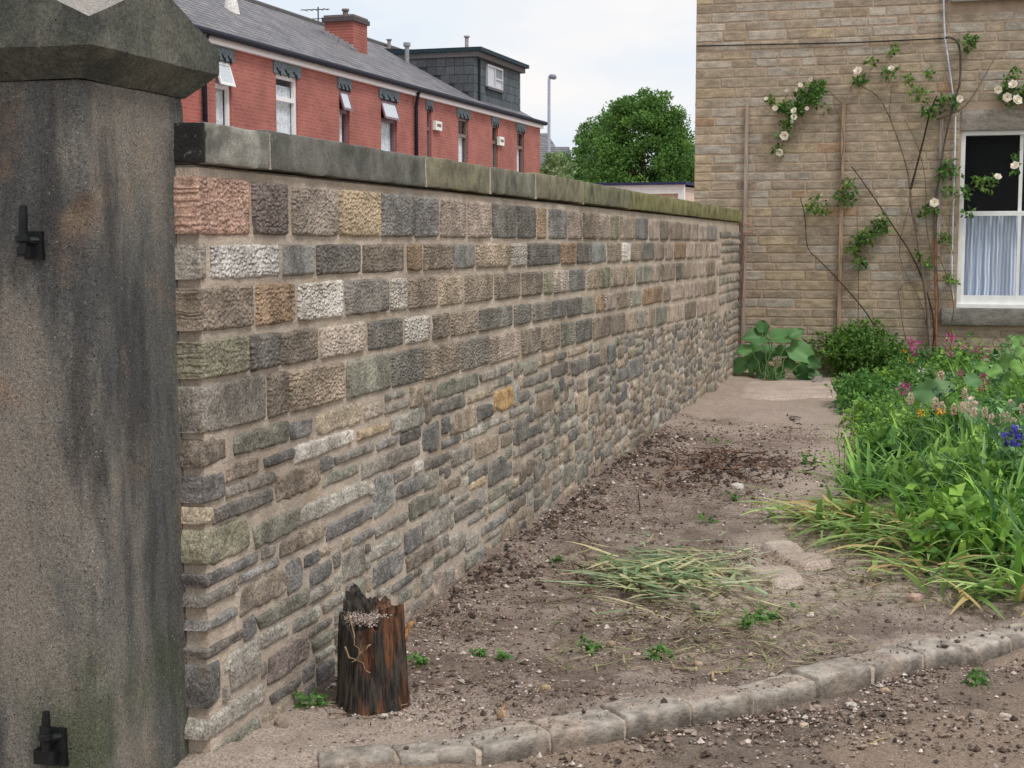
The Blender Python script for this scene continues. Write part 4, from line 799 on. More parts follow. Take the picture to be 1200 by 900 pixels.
        for k in range(ns):
            g = MB(); tc_ = a_+wd*(.12+.76*k/(ns-1)); V = np.array([[tc_-.15*min(1, wd), -.045, WZ1+.10], [tc_-.12*min(1, wd), -.045, WZ1+.115], [tc_+.04, -.045, WZ1+.0], [tc_+.02, -.045, WZ1-.03]])
            V2 = V.copy(); V2[:, 1] = -.0285; g.add(hM(np.vstack([V, V2])), [(0, 1, 2, 3), (4, 7, 6, 5), (0, 4, 5, 1), (1, 5, 6, 2), (2, 6, 7, 3), (3, 7, 4, 0)], (*lin(24, 28, 34), 1))
            hbox(g, tc_+.015, tc_+.04, -.045, -.0285, WZ1-.05, WZ1+.06, (*lin(24, 28, 34), 1))
            g.build('carved_drip', M['tint'], ln_)
    return o
TB = [onh(234, 100)[0], onh(484, 130)[0]]
hA = terrace('brighter red terraced house half hidden behind the gate pillar', -36, TB[0]-.012, (174, 98, 90), [w_ for w_ in WIN if w_[1] < TB[0]])
hB = terrace('red brick terraced house with the chimney and white framed windows', TB[0], TB[1]-.012, (168, 100, 91), [w_ for w_ in WIN if TB[0] < w_[0] < TB[1]])
hC = terrace('red brick end terrace with a slate hung roof dormer and alarm boxes', TB[1], 0, (164, 98, 89), [w_ for w_ in WIN if w_[0] > TB[1]])
for o, t in ((hB, TB[0]+.06), (hC, TB[1]+.06)):
    g = MB(); g.tube([hq(t, -.07, 2), hq(t, -.07, 5.1), hq(t, -.12, 5.42), hq(t, -.16, 5.5)], .05, 8, (*lin(34, 36, 46), 1)); g.build('downpipe', M['tint'], o, smooth=True)
for x0, x1, y0_, y1_ in ((509.5, 517, 143, 152), (584.5, 590, 161, 170)):
    a_, b_ = onh(x0, y1_, -.06), onh(x1, y0_, -.06); r_ = link('alarm_box', None, hC)
    g = MB(); hbox(g, a_[0], b_[0], -.09, -.002, a_[1], b_[1], (*lin(236, 236, 230), 1)); g.build('casing', M['upvc'], r_)
    g = MB(); m_ = (a_[1]+b_[1])/2; hbox(g, a_[0]+.1, b_[0]-.08, -.094, -.091, m_-.03, m_+.05, (*lin(120, 110, 90), 1)); g.build('emblem', M['tint'], r_)
# chimney
t0, b1, _ = onroof(380.5, 40); _, b0, _ = onroof(408, 57); zt = ont(381, 19, t0)[1]; t1 = t0+.95
ch = link('chimney', None, hB); g = MB(); bc = (*lin(160, 88, 78), 1); hbox(g, t0, t1, b0, b1, rz(b0)-.15, zt-.16, bc); g.build('stack', M['brick'], ch)
g = MB(); hbox(g, t0-.06, t1+.06, b0-.06, b1+.06, zt-.16, zt-.04, (*lin(92, 82, 84), 1)); hbox(g, t0-.02, t1+.02, b0-.02, b1+.02, zt-.039, zt+.02, (*lin(120, 112, 108), 1)); hbox(g, t0-.05, t0-.002, b0-.1, b1+.1, rz(b0)-.02, rz(b0)+.05, (*lin(150, 150, 150), 1)); g.build('chimney_cap', M['rough'], ch)
g = MB(); pc = hq(t0+.45, (b0+b1)/2, zt+.02); g.tube([pc, pc+[0, 0, .16], pc+[0, 0, .17], pc+[0, 0, .22]], [.08, .075, .11, .10], 10, (*lin(120, 110, 106), 1)); g.build('chimney_pot', M['rough'], ch, smooth=False)
for k in range(6):
    b = b0+(b1-b0)*(k+.5)/6; g = MB(); hbox(g, t0-.05, t0-.003, b-(b1-b0)/12, b+(b1-b0)/12-.01, rz(b)-.08, rz(b)+.12, (*lin(158, 156, 158), 1)); g.build('lead_flashing', M['rough'], ch)
# dormer
td, bf, _ = onroof(554, 115); te_ = onroof(602, 127)[0]; zt = ont(554, 60, td)[1]; bk = RB+.35; dm = link('dormer', None, hC); dc = (*lin(76, 80, 86), 1)
g = MB(); V = [[t, b, z] for t in (td, te_) for b, z in ((bf, rz(bf)-.1), (bf, zt), (bk, zt), (bk, RZ-.2))]; g.add(hM(np.array(V)), [(0, 1, 2, 3), (7, 6, 5, 4), (0, 4, 5, 1), (1, 5, 6, 2), (2, 6, 7, 3)], dc); g.build('dormer_body', M['rough'], dm)
g = MB(); hbox(g, td-.1, te_+.22, bf-.3, bk, zt+.002, zt+.12, (*lin(46, 62, 70), 1)); hbox(g, td-.06, te_+.1, bf-.2, bk-.05, zt-.16, zt, (*lin(104, 100, 98), 1)); g.build('dormer_roof', M['rough'], dm)
rt = random.Random(8); hh = .26; z = zt-.16-hh
while z > rz(bf)-.3:
    o_ = rt.choice([0, .14]); b = bf-.02+(-o_)
    while b < bk:
        w_ = .30; lo_b, hi_b = max(b, bf-.02), b+w_-.012
        if hi_b-lo_b > .06 and z+hh*.4 > rz((lo_b+hi_b)/2):
            v = rt.uniform(.8, 1.25); cc = tuple(np.array(lin(86, 88, 92))*v); g = MB(); hbox(g, td-.03-rt.uniform(0, .008), td-.004, lo_b, hi_b, z, z+hh-.014, (*cc, 1)); g.build('slate_tile', M['rough'], dm)
        b += w_
    t = td-.02-o_*.6
    while t < te_:
        lo_t, hi_t = max(t, td-.02), min(t+w_-.012, te_)
        if hi_t-lo_t > .06 and z > rz(bf)-.2: v = rt.uniform(.85, 1.2); cc = tuple(np.array(lin(88, 96, 100))*v); g = MB(); hbox(g, lo_t, hi_t, bf-.05-rt.uniform(0, .008), bf-.022, z, z+hh-.014, (*cc, 1)); g.build('slate_tile', M['rough'], dm)
        t += w_
    z -= hh
a_, b_ = onh(570, 104, bf-.07), onh(588, 78, bf-.07); fcc = (*lin(196, 190, 194), 1); w_ = link('dormer_window', None, dm); g = MB(); ta, tb, za, zb_ = a_[0], b_[0], onh(579, 104, bf-.07)[1], onh(579, 78, bf-.07)[1]
for A in ((ta, ta+.06, za, zb_), (tb-.06, tb, za, zb_), (ta+.06, tb-.06, zb_-.06, zb_), (ta+.06, tb-.06, za, za+.06), ((ta+tb)/2-.03, (ta+tb)/2+.03, za+.06, zb_-.06), ((ta+tb)/2+.03, tb-.06, zb_-.40, zb_-.34)): hbox(g, A[0], A[1], bf-.12, bf-.052, A[2], A[3], fcc)
hbox(g, ta-.08, tb+.08, bf-.16, bf-.055, za-.08, za-.002, (*lin(70, 66, 70), 1)); hbox(g, ta+.06, (ta+tb)/2-.03, bf-.08, bf-.07, za+.06, zb_-.06, (*lin(196, 204, 210), 1)); hbox(g, (ta+tb)/2+.03, tb-.06, bf-.08, bf-.07, za+.06, zb_-.40, (*lin(196, 204, 210), 1)); hbox(g, (ta+tb)/2+.03, tb-.06, bf-.08, bf-.07, zb_-.34, zb_-.06, (*lin(120, 130, 138), 1)); w_.name = 'dormer_light'
bpy.data.objects.remove(w_); g.build('dormer_window', M['upvc'], dm)
g = MB(); g.tube([hq(td+.35, bf-.1, rz(bf)-.05), hq(td+.35, bf-.1, zt-.2)], .035, 6, (*lin(40, 42, 48), 1)); g.build('rainwater_pipe', M['tint'], dm)
def flue(px, y0_, y1_, t, r, c, par, cowl=True):
    b, z0 = ont(px, y0_, t); z1 = ont(px, y1_, t)[1]; g = MB(); p = hq(t, b, z0)
    P = [p-[0, 0, .2], p+[0, 0, (z1-z0)*.8]]; g.tube(P, r, 8, (*lin(*c), 1)); q = p+[0, 0, (z1-z0)*.8]
    if cowl: g.tube([q, q+[0, 0, .02], q+[0, 0, (z1-z0)*.2]], [r*1.1, r*1.7, r*1.6], 8, (*lin(*c), 1))
    g.build('flue', M['rough'], par)
tf, bf_, _ = onroof(477, 74); flue(477, 74, 50, tf, .07, (150, 150, 152), hC); flue(456, 54, 46, onroof(452, 55)[0] if True else 0, .06, (150, 140, 142), hB); flue(547, 53, 42, td+.5, .06, (170, 160, 162), hC)
tv, bv, zv = onroof(271, 12); g = MB(); p = hq(tv, bv, zv); g.tube([p-[0, 0, .1], p+[0, 0, .12], p+[0, 0, .3]], [.2, .16, .11], 10, (*lin(226, 222, 216), 1)); g.build('roof_vent', M['rough'], hB)
ta_ = onroof(376, 30)[0]; b, z0 = ont(373, 26, ta_); z1 = ont(373, 8, ta_)[1]; g = MB(); p = hq(ta_, RB+.3, RZ-.2); zt_ = ont(373, 8, ta_)[1]
p = hq(ta_, b, z0-.3); g.tube([p, p+[0, 0, z1-z0+.3]], .02, 6, (*lin(90, 90, 96), 1)); q = p+[0, 0, z1-z0+.22]
g.tube([q-HD*.1+HN*-.5, q+HN*.35], .014, 5, (*lin(110, 110, 116), 1)); g.tube([q-[0, 0, .25]-HN*.4, q-[0, 0, .25]+HN*.25], .014, 5, (*lin(110, 110, 116), 1))
for k in range(5): s_ = -.4+.16*k; g.tube([q+HN*s_-HD*.16, q+HN*s_+HD*.16], .01, 4, (*lin(110, 110, 116), 1))
g.build('aerial', M['tint'], hB)

# ------------------------------------------------------------------ street lamp, far houses, garage, trees
def at(px, py, dist): d = ray(px, py); return _C+d*(dist/(d@_f))
base = at(643, 283, 56); base[2] = 0; lp_ = thing('street_lamp', 'tall plain grey street lamp standing beyond the end of the red terrace', 'street lamp', base); top = at(643, 91, 56)
g = MB(); g.tube([base, base+[0, 0, 1.2], base+[0, 0, 1.25], [base[0], base[1], top[2]]], [.09, .09, .07, .055], 10, (*lin(150, 152, 166), 1)); g.build('pole', M['tint'], lp_, smooth=True)
g = MB(); q = np.array([base[0], base[1], top[2]]); g.tube([q, q+_r*.05+[0, 0, .04], q+_r*.2+[0, 0, .02], q+_r*.28], [.06, .09, .10, .05], 8, (*lin(130, 134, 148), 1)); g.build('lamp_head', M['tint'], lp_)
def slab_house(name, lb, px0, px1, yr, ye, dist, dep, wallc, hip):
    a_, b_ = at(px0, yr, dist+dep), at(px1, yr, dist+dep); e0, e1 = at(px0, ye, dist), at(px1+hip, ye, dist); zr, ze = a_[2], e0[2]; o = thing(name, lb, 'house', (e0[0], e0[1], 0), kind='thing')
    A, B = np.array([*e0[:2], 0]), np.array([*e1[:2], 0]); dn = _f*dep*2; g = MB()
    V = np.array([A, B, B+dn, A+dn, A+[0, 0, ze], B+[0, 0, ze], B+dn+[0, 0, ze], A+dn+[0, 0, ze]]); g.add(V, [(0, 1, 5, 4), (1, 2, 6, 5), (2, 3, 7, 6), (3, 0, 4, 7)], (*lin(*wallc), 1)); g.build('wall', M['rough'], o)
    g = MB(); e = np.array([0, 0, ze+.02]); R0, R1 = np.array([*a_[:2], zr]), np.array([*b_[:2], zr]); V = np.array([A+e-_f*.2, B+e-_f*.2+_r*.1, R1, R0, B+dn+e, A+dn+e]); g.add(V, [(0, 1, 2, 3), (3, 2, 4, 5), (1, 4, 2), (0, 3, 5)]); g.build('roof', M['slate'], o)
    return o
slab_house('slate_roofed_house', 'low grey slate roof of a house beside the foot of the street lamp', 620, 667, 172, 222, 78, 3.0, (120, 100, 90), 9)
slab_house('gabled_house', 'dark roofed house showing between the end of the red terrace and the street lamp', 610, 641, 156, 178, 92, 3.0, (110, 100, 104), 12)
# garage
gd = 33.; a_, b_ = at(640, 283, gd+1.2), at(801, 283, gd); a_[2] = b_[2] = 0; dr = b_-a_; L = np.linalg.norm(dr); dr /= L; nn = np.array([dr[1], -dr[0], 0]); zt = at(800, 213, gd)[2]
gr = thing('garage', 'flat roofed garage with white fascia beyond the wall in front of the round tree', 'garage', b_, kind='thing')
gM = lambda V: a_+V[:, :1]*dr-V[:, 1:2]*nn+np.stack([0*V[:, 2], 0*V[:, 2], V[:, 2]], -1)
g = MB(); g.box((.05, .1, 0), (L-.05, 5, zt-.1), (*lin(216, 196, 180), 1), M=gM); g.build('body', M['rough'], gr)
g = MB(); g.box((0, 0, zt-.26), (L, .095, zt-.06), (*lin(244, 244, 242), 1), M=gM); g.box((L-.14, .0, 0), (L, .095, zt-.262), (*lin(244, 244, 242), 1), M=gM); g.build('fascia', M['upvc'], gr)
g = MB(); g.box((-.05, -.06, zt-.058), (L+.05, 5.1, zt), (*lin(54, 56, 96), 1), M=gM); g.build('roof', M['tint'], gr)
def tree(name, lb, cat, base, zc, rx, rz_, nclump, nleaf, size, ca, cb, seed, trunk=.22, egg=.3):
    rg = np.random.default_rng(seed); o = thing(name, lb, cat, base); base = np.array(base, float); g = MB(); c = (*lin(88, 76, 62), 1)
    P = np.stack([base+np.array([.05*math.sin(k), .04*k, (zc+rz_*.3)*k/6]) for k in range(7)]); g.tube(P, np.linspace(trunk, trunk*.25, 7), 8, c)
    for k in range(9):
        h = rg.uniform(.25, .9); p0 = base+np.array([0, 0, (zc+rz_*.3)*h]); a = rg.uniform(0, 6.28); q = p0+np.array([math.cos(a)*rx*.8, math.sin(a)*rx*.8, rg.uniform(.3, 1.)*rz_*.4]); twig(g, p0, q, trunk*.35, c[:3], .15)
    g.build('trunk', M['rough'], o, smooth=True)
    d = unit(rg.normal(size=(nclump, 3))); lump = 1+.30*fbm(d*2.1+seed, 3)+.08*fbm(d*5+seed, 2); r = lump*rg.uniform(.55, 1.02, nclump)**.5; sh = 1-egg*np.clip(d[:, 2], -1, 1)
    cen = base+np.array([0, 0, zc])+np.stack([d[:, 0]*r*rx*sh, d[:, 1]*r*rx*sh, d[:, 2]*r*rz_], -1)
    k = np.repeat(np.arange(nclump), nleaf); off = unit(rg.normal(size=(len(k), 3)))*rg.random((len(k), 1))**.4; cs = rx*.17*rg.uniform(.6, 1.6, nclump)
    P = cen[k]+off*cs[k][:, None]*np.array([1, 1, .8]); cl = rg.uniform(0, 1, nclump)[k][:, None]*.7+rg.random((len(k), 1))*.3
    col = np.array(lin(*ca))*(1-cl)+np.array(lin(*cb))*cl; g = MB(); leaves(g, P, size, col, off+d[k]*.6, .8, .62, .25, rng=rg); g.build('crown', M['leaf'], o); return o
b = at(752, 283, 70); tree('round_tree', 'dense dark green domed tree behind the garage roof', 'tree', (b[0], b[1], 0), 4.7, 2.75, 3.7, 480, 150, .145, (52, 88, 38), (112, 150, 68), 3, .22, .16)
b = at(708, 283, 77); tree('round_tree', 'second domed tree partly hidden behind the left side of the larger one', 'tree', (b[0], b[1], 0), 4.4, 2.1, 3.9, 300, 110, .15, (50, 84, 36), (108, 146, 70), 5, .2, .12)
b = at(790, 283, 75); tree('round_tree', 'dark lower tree between the garage and the stone house corner', 'tree', (b[0], b[1], 0), 3.6, 1.6, 2.9, 300, 80, .14, (36, 62, 28), (84, 118, 54), 6, .2, .2)
b = at(655, 283, 50); tree('loose_shrub', 'pale loose leafy shrub showing over the coping below the street lamp', 'shrub', (b[0], b[1], 0), 3.1, .85, 1.45, 90, 36, .13, (96, 124, 76), (156, 176, 124), 8, .07, .2)
b = at(690, 283, 46); tree('loose_shrub', 'bright green low shrub between the pale shrub and the round tree', 'shrub', (b[0], b[1], 0), 2.5, .75, 1.05, 80, 36, .11, (70, 112, 44), (120, 160, 70), 9, .06, .1)

# ------------------------------------------------------------------ rotten stump
sb = gnd(436, 816); st = thing('tree_stump', 'dark rotten tree stump with an orange inside face at the foot of the wall', 'stump', sb); sb = np.array(sb)
nth, nz_ = 96, 44; th = np.linspace(0, 2*math.pi, nth, endpoint=False); T, K = np.meshgrid(th, np.linspace(0, 1, nz_), indexing='ij')
circ = np.stack([np.cos(T), np.sin(T), 0*T], -1)
# heading of the camera from the stump; jagged top: tall splinter at the back left, broken low edge at the front right
vw = math.atan2(-sb[1], -sb[0]); rel = (th-vw+math.pi) % (2*math.pi)-math.pi      # 0 faces camera, negative = left of it (seen from above, clockwise)
tc3 = np.stack([np.cos(th)*2, np.sin(th)*2, 0*th], -1)
H = .30+.05*fbm(tc3*2.2+4, 3)+.026*fbm(tc3*8, 3)
H += .055*np.exp(-((np.abs(rel)-2.5)/.5)**2)*(rel < 0)+.03*np.exp(-((np.abs(rel)-2.6)/.5)**2)-.055*np.exp(-((rel+.35)/.55)**2)+.02*np.exp(-((rel-1.2)/.4)**2)
Rr = .118*(1+.12*fbm(tc3*.9+2, 2)); Rg = Rr[:, None]*(1.06-.16*K+.10*np.exp(-K*9))*(1+.10*fbm(np.stack([np.cos(T)*5, np.sin(T)*5, K*1.2], -1), 3)+.045*fbm(np.stack([np.cos(T)*16, np.sin(T)*16, K*1.5], -1), 2))
Pz = -.06+(H[:, None]+.06)*K; P = sb+np.stack([circ[..., 0]*Rg, circ[..., 1]*Rg, Pz], -1)
g = MB(); g.grid(P, wrap=True); g.build('bark', M['stump'], st, smooth=True)
ks = np.linspace(1, 0, 9)[None, :]; Rt = Rg[:, -1:]*ks; Pi = sb+np.stack([np.cos(th)[:, None]*Rt, np.sin(th)[:, None]*Rt, H[:, None]*(ks**.35)+(H.mean()-.05)*(1-ks**.35)], -1); Pi[..., 2] += .012*fbm(Pi*40, 2)*(1-ks)
g = MB(); g.grid(Pi, wrap=True); g.build('rotten_top', M['stump'], st, smooth=True)
def pebbles(g, P, size, col, squash=.7, rng=RNG):
    """small faceted stones"""
    n = len(P); B = np.array([[1,0,0],[-1,0,0],[0,1,0],[0,-1,0],[0,0,1],[0,0,-1]], float)*np.array([1, 1, squash]); F = np.array([[0,2,4],[2,1,4],[1,3,4],[3,0,4],[2,0,5],[1,2,5],[3,1,5],[0,3,5]])
    a = rng.uniform(0, 6.28, n); c, s = np.cos(a), np.sin(a); V = B[None]*rng.uniform(.55, 1.25, (n, 6, 1))+rng.normal(size=(n, 6, 3))*.12
    V = np.stack([V[..., 0]*c[:, None]-V[..., 1]*s[:, None], V[..., 0]*s[:, None]+V[..., 1]*c[:, None], V[..., 2]], -1)*np.broadcast_to(size, (n,))[:, None, None]+P[:, None]
    g.add(V.reshape(-1, 3), (np.arange(n)[:, None, None]*6+F[None]).reshape(-1, 3), np.repeat(np.hstack([col, np.ones((n, 1))]), 6, 0))
def pcol(n, pal, rng=RNG): c = np.array([lin(*q) for q in pal]); return c[rng.integers(0, len(pal), n)]*rng.uniform(.75, 1.2, (n, 1))
g = MB(); q = RNG.uniform(-1, 1, (2600, 2)); q = q[(q**2).sum(1) < 1]*.10; front = np.array([math.cos(vw), math.sin(vw)])
pebbles(g, np.stack([sb[0]+q[:, 0], sb[1]+q[:, 1], sb[2]+.275+.03*RNG.random(len(q))-.0*q[:, 0]], -1), RNG.uniform(.0018, .0045, len(q)), pcol(len(q), [(206, 194, 184), (196, 178, 168), (150, 124, 110)]))
g.build('wood_chips', M['gravel'], st, kind='stuff')
for a_, b_ in (((408, 702), (420, 760)), ((404, 745), (434, 775)), ((436, 742), (412, 762))):
    pa, pb = onx(*a_, sb[0]+.11), onx(*b_, sb[0]+.11); g = MB(); k = np.array([math.cos(vw), math.sin(vw), 0])
    pa = sb+k*.10+np.array([_r[0]*(a_[0]-436)*.00285, _r[1]*(a_[0]-436)*.00285, (818-a_[1])*.00285]); pb = sb+k*.125+np.array([_r[0]*(b_[0]-436)*.00285, _r[1]*(b_[0]-436)*.00285, (818-b_[1])*.00285])
    twig(g, pa, pb, .0035, lin(150, 128, 104), .25); g.build('root_strand', M['rough'], st, smooth=True)
g = MB(); pa = sb+_r*.10+np.array([0, 0, .18]); twig(g, pa, pa+_r*.045+np.array([0, 0, .09]), .012, lin(176, 128, 80), .1); g.build('splinter', M['rough'], st, smooth=True)

# ------------------------------------------------------------------ loose stones, twigs and litter on the earth
def spots(n, x0, x1, y0, y1, dens=None, rng=RNG):
    x, y = rng.uniform(x0, x1, n), rng.uniform(0, 1, n)**1.6*(y1-y0)+y0; k = np.ones(n, bool)
    if dens is not None: k = rng.random(n) < dens(x, y)
    return x[k], y[k]
def on_kerb(x, y): s = y-ykerb(x); return (s > -.02) & (s < .19) & (x > _kx[0]-.05)
def dens(x, y):
    P = np.stack([x, y, 0*x], -1); d = .35+.75*fbm(P*1.9+7, 3); s = y-ykerb(x); d = np.where((x > -.75+.0*y) & (s > .3), d*.35, d); d = np.where(on_kerb(x, y), .10, d)
    d = d+.5*np.exp(-((x-XW-.15)/.18)**2)*(y > 5.5)*(y < 12); d = np.where((y < 4.5) & (x < -1.45), d*.25, d); return np.clip(d, .03, 1)
PALG = [(150, 130, 118), (120, 102, 92), (172, 154, 142), (204, 190, 178), (88, 74, 66), (136, 116, 104), (100, 84, 74), (158, 138, 124), (74, 64, 58)]
g = MB(); x, y = spots(125000, XW+.02, 1.1, 3.5, 13, dens); n = len(x); sz = (RNG.lognormal(-5.45, .5, n)).clip(.002, .020)*(1+.04*(y-4)); pebbles(g, np.stack([x, y, gz(x, y)+sz*.25], -1), sz, pcol(n, PALG), .65)
x, y = spots(1100, XW+.05, .9, 3.6, 11, dens); n = len(x); sz = RNG.uniform(.010, .024, n); pebbles(g, np.stack([x, y, gz(x, y)+sz*.2], -1), sz, pcol(n, PALG), .6)
x, y = spots(11000, XW+.02, 1., 4, 11, lambda x, y: dens(x, y)*.8); n = len(x); pebbles(g, np.stack([x, y, gz(x, y)+.004], -1), RNG.uniform(.002, .0045, n), pcol(n, [(236, 228, 218), (222, 210, 198)]), .5)
x = RNG.uniform(-1.7, 1.2, 16000); y = ykerb(x)-RNG.uniform(0, 1, 16000)**1.3*1.7; P2 = np.stack([x, y, 0*x], -1); k = (y > 3.2) & (RNG.random(16000) < np.clip(.25+.9*fbm(P2*2.4+2, 3)+.5*(ykerb(x)-y < .25), .03, 1)*np.clip((x+1.6)*.9, .12, 1)); x, y = x[k], y[k]; n = len(x)
sz = RNG.lognormal(-5.2, .55, n).clip(.002, .022); pebbles(g, np.stack([x, y, road_z(x)+.012+sz*.2+.018*fbm(P2[k]*3, 3)], -1), sz, pcol(n, PALG), .65)
g.build('gravel', M['gravel'], kind='stuff', label='small stones and pale chips scattered over the bare earth')
g = MB(); x, y = spots(17000, XW+.03, 1., 4.4, 11.5, lambda x, y: dens(x, y)*.9); n = len(x); leaves(g, np.stack([x, y, gz(x, y)+.006], -1), .016, pcol(n, [(84, 64, 48), (112, 90, 68), (146, 120, 92), (64, 50, 40), (126, 104, 82)]), asp=.3, bend=.1)
x, y = spots(1500, XW+.03, 1., 4.4, 11.5, dens)
for a, b in zip(x, y):
    if on_kerb(np.array([a]), np.array([b]))[0]: continue
    L = RNG.uniform(.02, .10); an = RNG.uniform(0, 6.28); p = np.array([a, b, float(gz(a, b))+.006]); q = p+np.array([math.cos(an)*L, math.sin(an)*L, RNG.uniform(-.002, .012)]); twig(g, p, q, .0018, pcol(1, [(70, 56, 44), (120, 100, 78), (158, 138, 108), (92, 74, 58)])[0], .3, 4, 3)
g.build('leaf_litter', M['rough'], kind='stuff', label='dry leaf scraps and fine twigs littering the bare earth')
g = MB()
for k in range(1500):
    px, py = (RNG.uniform(640, 1000), RNG.uniform(650, 790)) if k % 3 else (870+RNG.normal()*60, 728+RNG.normal()*18)
    p = gnd(px, py)
    if on_kerb(p[0:1], p[1:2])[0] or p[1] < ykerb(p[0]): continue
    p[2] = float(gz(p[0], p[1]))+RNG.uniform(.003, .015); blade(g, p, RNG.uniform(0, 6.28), RNG.uniform(.02, .12), RNG.uniform(.003, .010), RNG.uniform(0, .3), .15, tuple(pcol(1, [(166, 150, 112), (132, 112, 84), (148, 158, 104), (104, 116, 72), (92, 74, 56), (190, 176, 138)])[0]), 4, .003, .1)
g.build('straw_litter', M['leaf'], kind='stuff', label='pale straw and torn leaf scraps strewn in front of the cut leaf heap')
# clods: dark lumps along the foot of the wall and over the root patch
g = MB(); x = XW+.05+np.abs(RNG.normal(size=1700))*.13; y = RNG.uniform(6.0, 11.8, 1700); k = RNG.random(1700) < sstep(-.35, .3, fbm(np.stack([x*2, y*2, 0*x], -1)*1.2, 2)); x, y = x[k], y[k]
x2, y2 = ROOT[0]+RNG.normal(size=1300)*.30, ROOT[1]+RNG.normal(size=1300)*.5; xx_, yy_ = np.concatenate([x, x2]), np.concatenate([y, y2]); n = len(xx_); k = xx_ > XW+.04; xx_, yy_ = xx_[k], yy_[k]; n = len(xx_); sz = RNG.lognormal(-4.6, .5, n).clip(.005, .026)
pebbles(g, np.stack([xx_, yy_, gz(xx_, yy_)+sz*.3], -1), sz, pcol(n, [(78, 66, 58), (94, 78, 68), (80, 70, 63), (128, 110, 97), (62, 55, 51), (98, 76, 64)]), .7); g.build('earth_clods', M['gravel'], kind='stuff', label='dark clods of broken earth at the foot of the wall and over the root patch')
rp_ = thing('root_mass', 'reddish tangle of torn roots in the bare earth near the far wall', 'roots', ROOT); g = MB()
for k in range(90):
    a = RNG.uniform(0, 6.28); p = np.array([ROOT[0]+RNG.normal()*.25, ROOT[1]+RNG.normal()*.35, 0]); p[2] = float(gz(p[0], p[1]))+RNG.uniform(0, .05); L = RNG.uniform(.08, .35); q = p+np.array([math.cos(a)*L, math.sin(a)*L, RNG.uniform(-.03, .05)]); twig(g, p, q, RNG.uniform(.002, .006), pcol(1, [(112, 82, 66), (92, 70, 58), (142, 108, 86), (74, 58, 50)])[0], .3, 6, 4)
g.build('root_tangle', M['rough'], rp_, smooth=True, kind='stuff')
def stone(px, py, sz, c, lb, flat=.6, z=None, seed=0):
    p = gnd(px, py); p[2] = float(gz(p[0], p[1])); p = gnd(px, py, p[2]); n1, n2 = 14, 9; th = np.linspace(0, 2*math.pi, n1, endpoint=False); ph = np.linspace(-.5*math.pi, .5*math.pi, n2); T, Ph = np.meshgrid(th, ph, indexing='ij')
    D = np.stack([np.cos(T)*np.cos(Ph), np.sin(T)*np.cos(Ph), np.sin(Ph)], -1); Dq = np.sign(D)*np.abs(D)**.75; r = sz*(1+.28*fbm(D*1.3+seed*3.1, 3)); P = Dq*r[..., None]*np.array([1, .8, flat]); a = seed*1.3; R2 = np.array([[math.cos(a), -math.sin(a), 0], [math.sin(a), math.cos(a), 0], [0, 0, 1]])
    g = MB(); g.grid(P@R2.T+p+[0, 0, sz*flat*.45], (*lin(*c), 1), wrap=True); g.build('loose_stone', M['gravel'], smooth=False, origin=tuple(p), label=lb, cat='stone', group='loose stones on the ground')
for i, (px, py, s, c, lb) in enumerate([(1037, 813, .026, (176, 150, 122), 'tan angular stone lying on the road against the kerb'), (864, 573, .045, (214, 206, 196), 'small white stone beside the reddish root tangle'), (1072, 703, .034, (190, 160, 146), 'pinkish rounded stone under the flattened grass leaves'), (818, 780, .020, (172, 148, 130), 'pale brown stone just behind the middle of the kerb'),
   (716, 528, .06, (176, 162, 148), 'pale flat stone chip at the foot of the wall by dark clods'), (588, 838, .017, (184, 158, 128), 'tan pebble lying on the second kerb stones near the dry twig'), (640, 808, .018, (180, 152, 120), 'tan lump of stone in the gravel right of the stump'), (450, 840, .013, (206, 198, 186), 'white pebble in front of the rotten stump'), (330, 850, .028, (150, 134, 120), 'brown stone at the near foot of the wall left of the stump'),
   (997, 828, .02, (186, 178, 168), 'grey white chip on the road below the paler kerb stones'), (1145, 843, .036, (142, 126, 112), 'flat brown stone on the road near the right edge'), (1178, 842, .022, (186, 172, 158), 'pale chip lying on the road right of the flat brown stone'), (942, 852, .018, (190, 170, 146), 'sandy pebble out on the road near the middle'), (716, 757, .024, (160, 136, 118), 'brown stone among the weeds between the stump and the cut leaves'),
   (932, 492, .05, (150, 140, 130), 'grey stone beside the tin on the pale path'), (937, 443, .05, (126, 106, 90), 'brown stone under the large leaves against the house')]): stone(px, py, s, c, lb, .6, None, i+1)
def stick(a_, b_, r, c, lb, h0=.01, h1=.01, cat='twig', grp='twigs on the bare earth'):
    pa, pb = gnd(*a_), gnd(*b_); pa[2] = float(gz(pa[0], pa[1]))+h0; pb[2] = float(gz(pb[0], pb[1]))+h1; g = MB(); twig(g, pa, pb, r, lin(*c), .12 if r > .005 else .05, 7, 5)
    if np.linalg.norm(pb-pa) > .3: m = pa*.5+pb*.5; twig(g, m, m+(pb-pa)*.25+np.array([.05, .02, .03]), r*.6, lin(*c), .2, 5, 4)
    g.build('twig', M['rough'], smooth=True, origin=tuple(pa), label=lb, cat=cat, group=grp)
stick((690, 694), (755, 660), .008, (150, 124, 94), 'pale brown stick lying across the left end of the cut leaf heap'); stick((678, 682), (690, 627), .006, (110, 92, 74), 'thin brown stick pointing at the wall behind the cut leaf heap'); stick((745, 848), (805, 838), .006, (96, 80, 64), 'dark twig on the edge of the kerb right of the tan pebble'); stick((835, 800), (860, 775), .006, (164, 144, 110), 'straw coloured twig leaning on the back edge of the kerb')
stick((585, 845), (592, 828), .008, (150, 120, 90), 'short thick twig lying on the second kerb joint'); stick((923, 487), (936, 497), .007, (60, 50, 44), 'dark curved twig on the pale earth below the tin'); stick((1020, 850), (1045, 840), .004, (190, 170, 120), 'yellow straw lying on the road below the kerb')
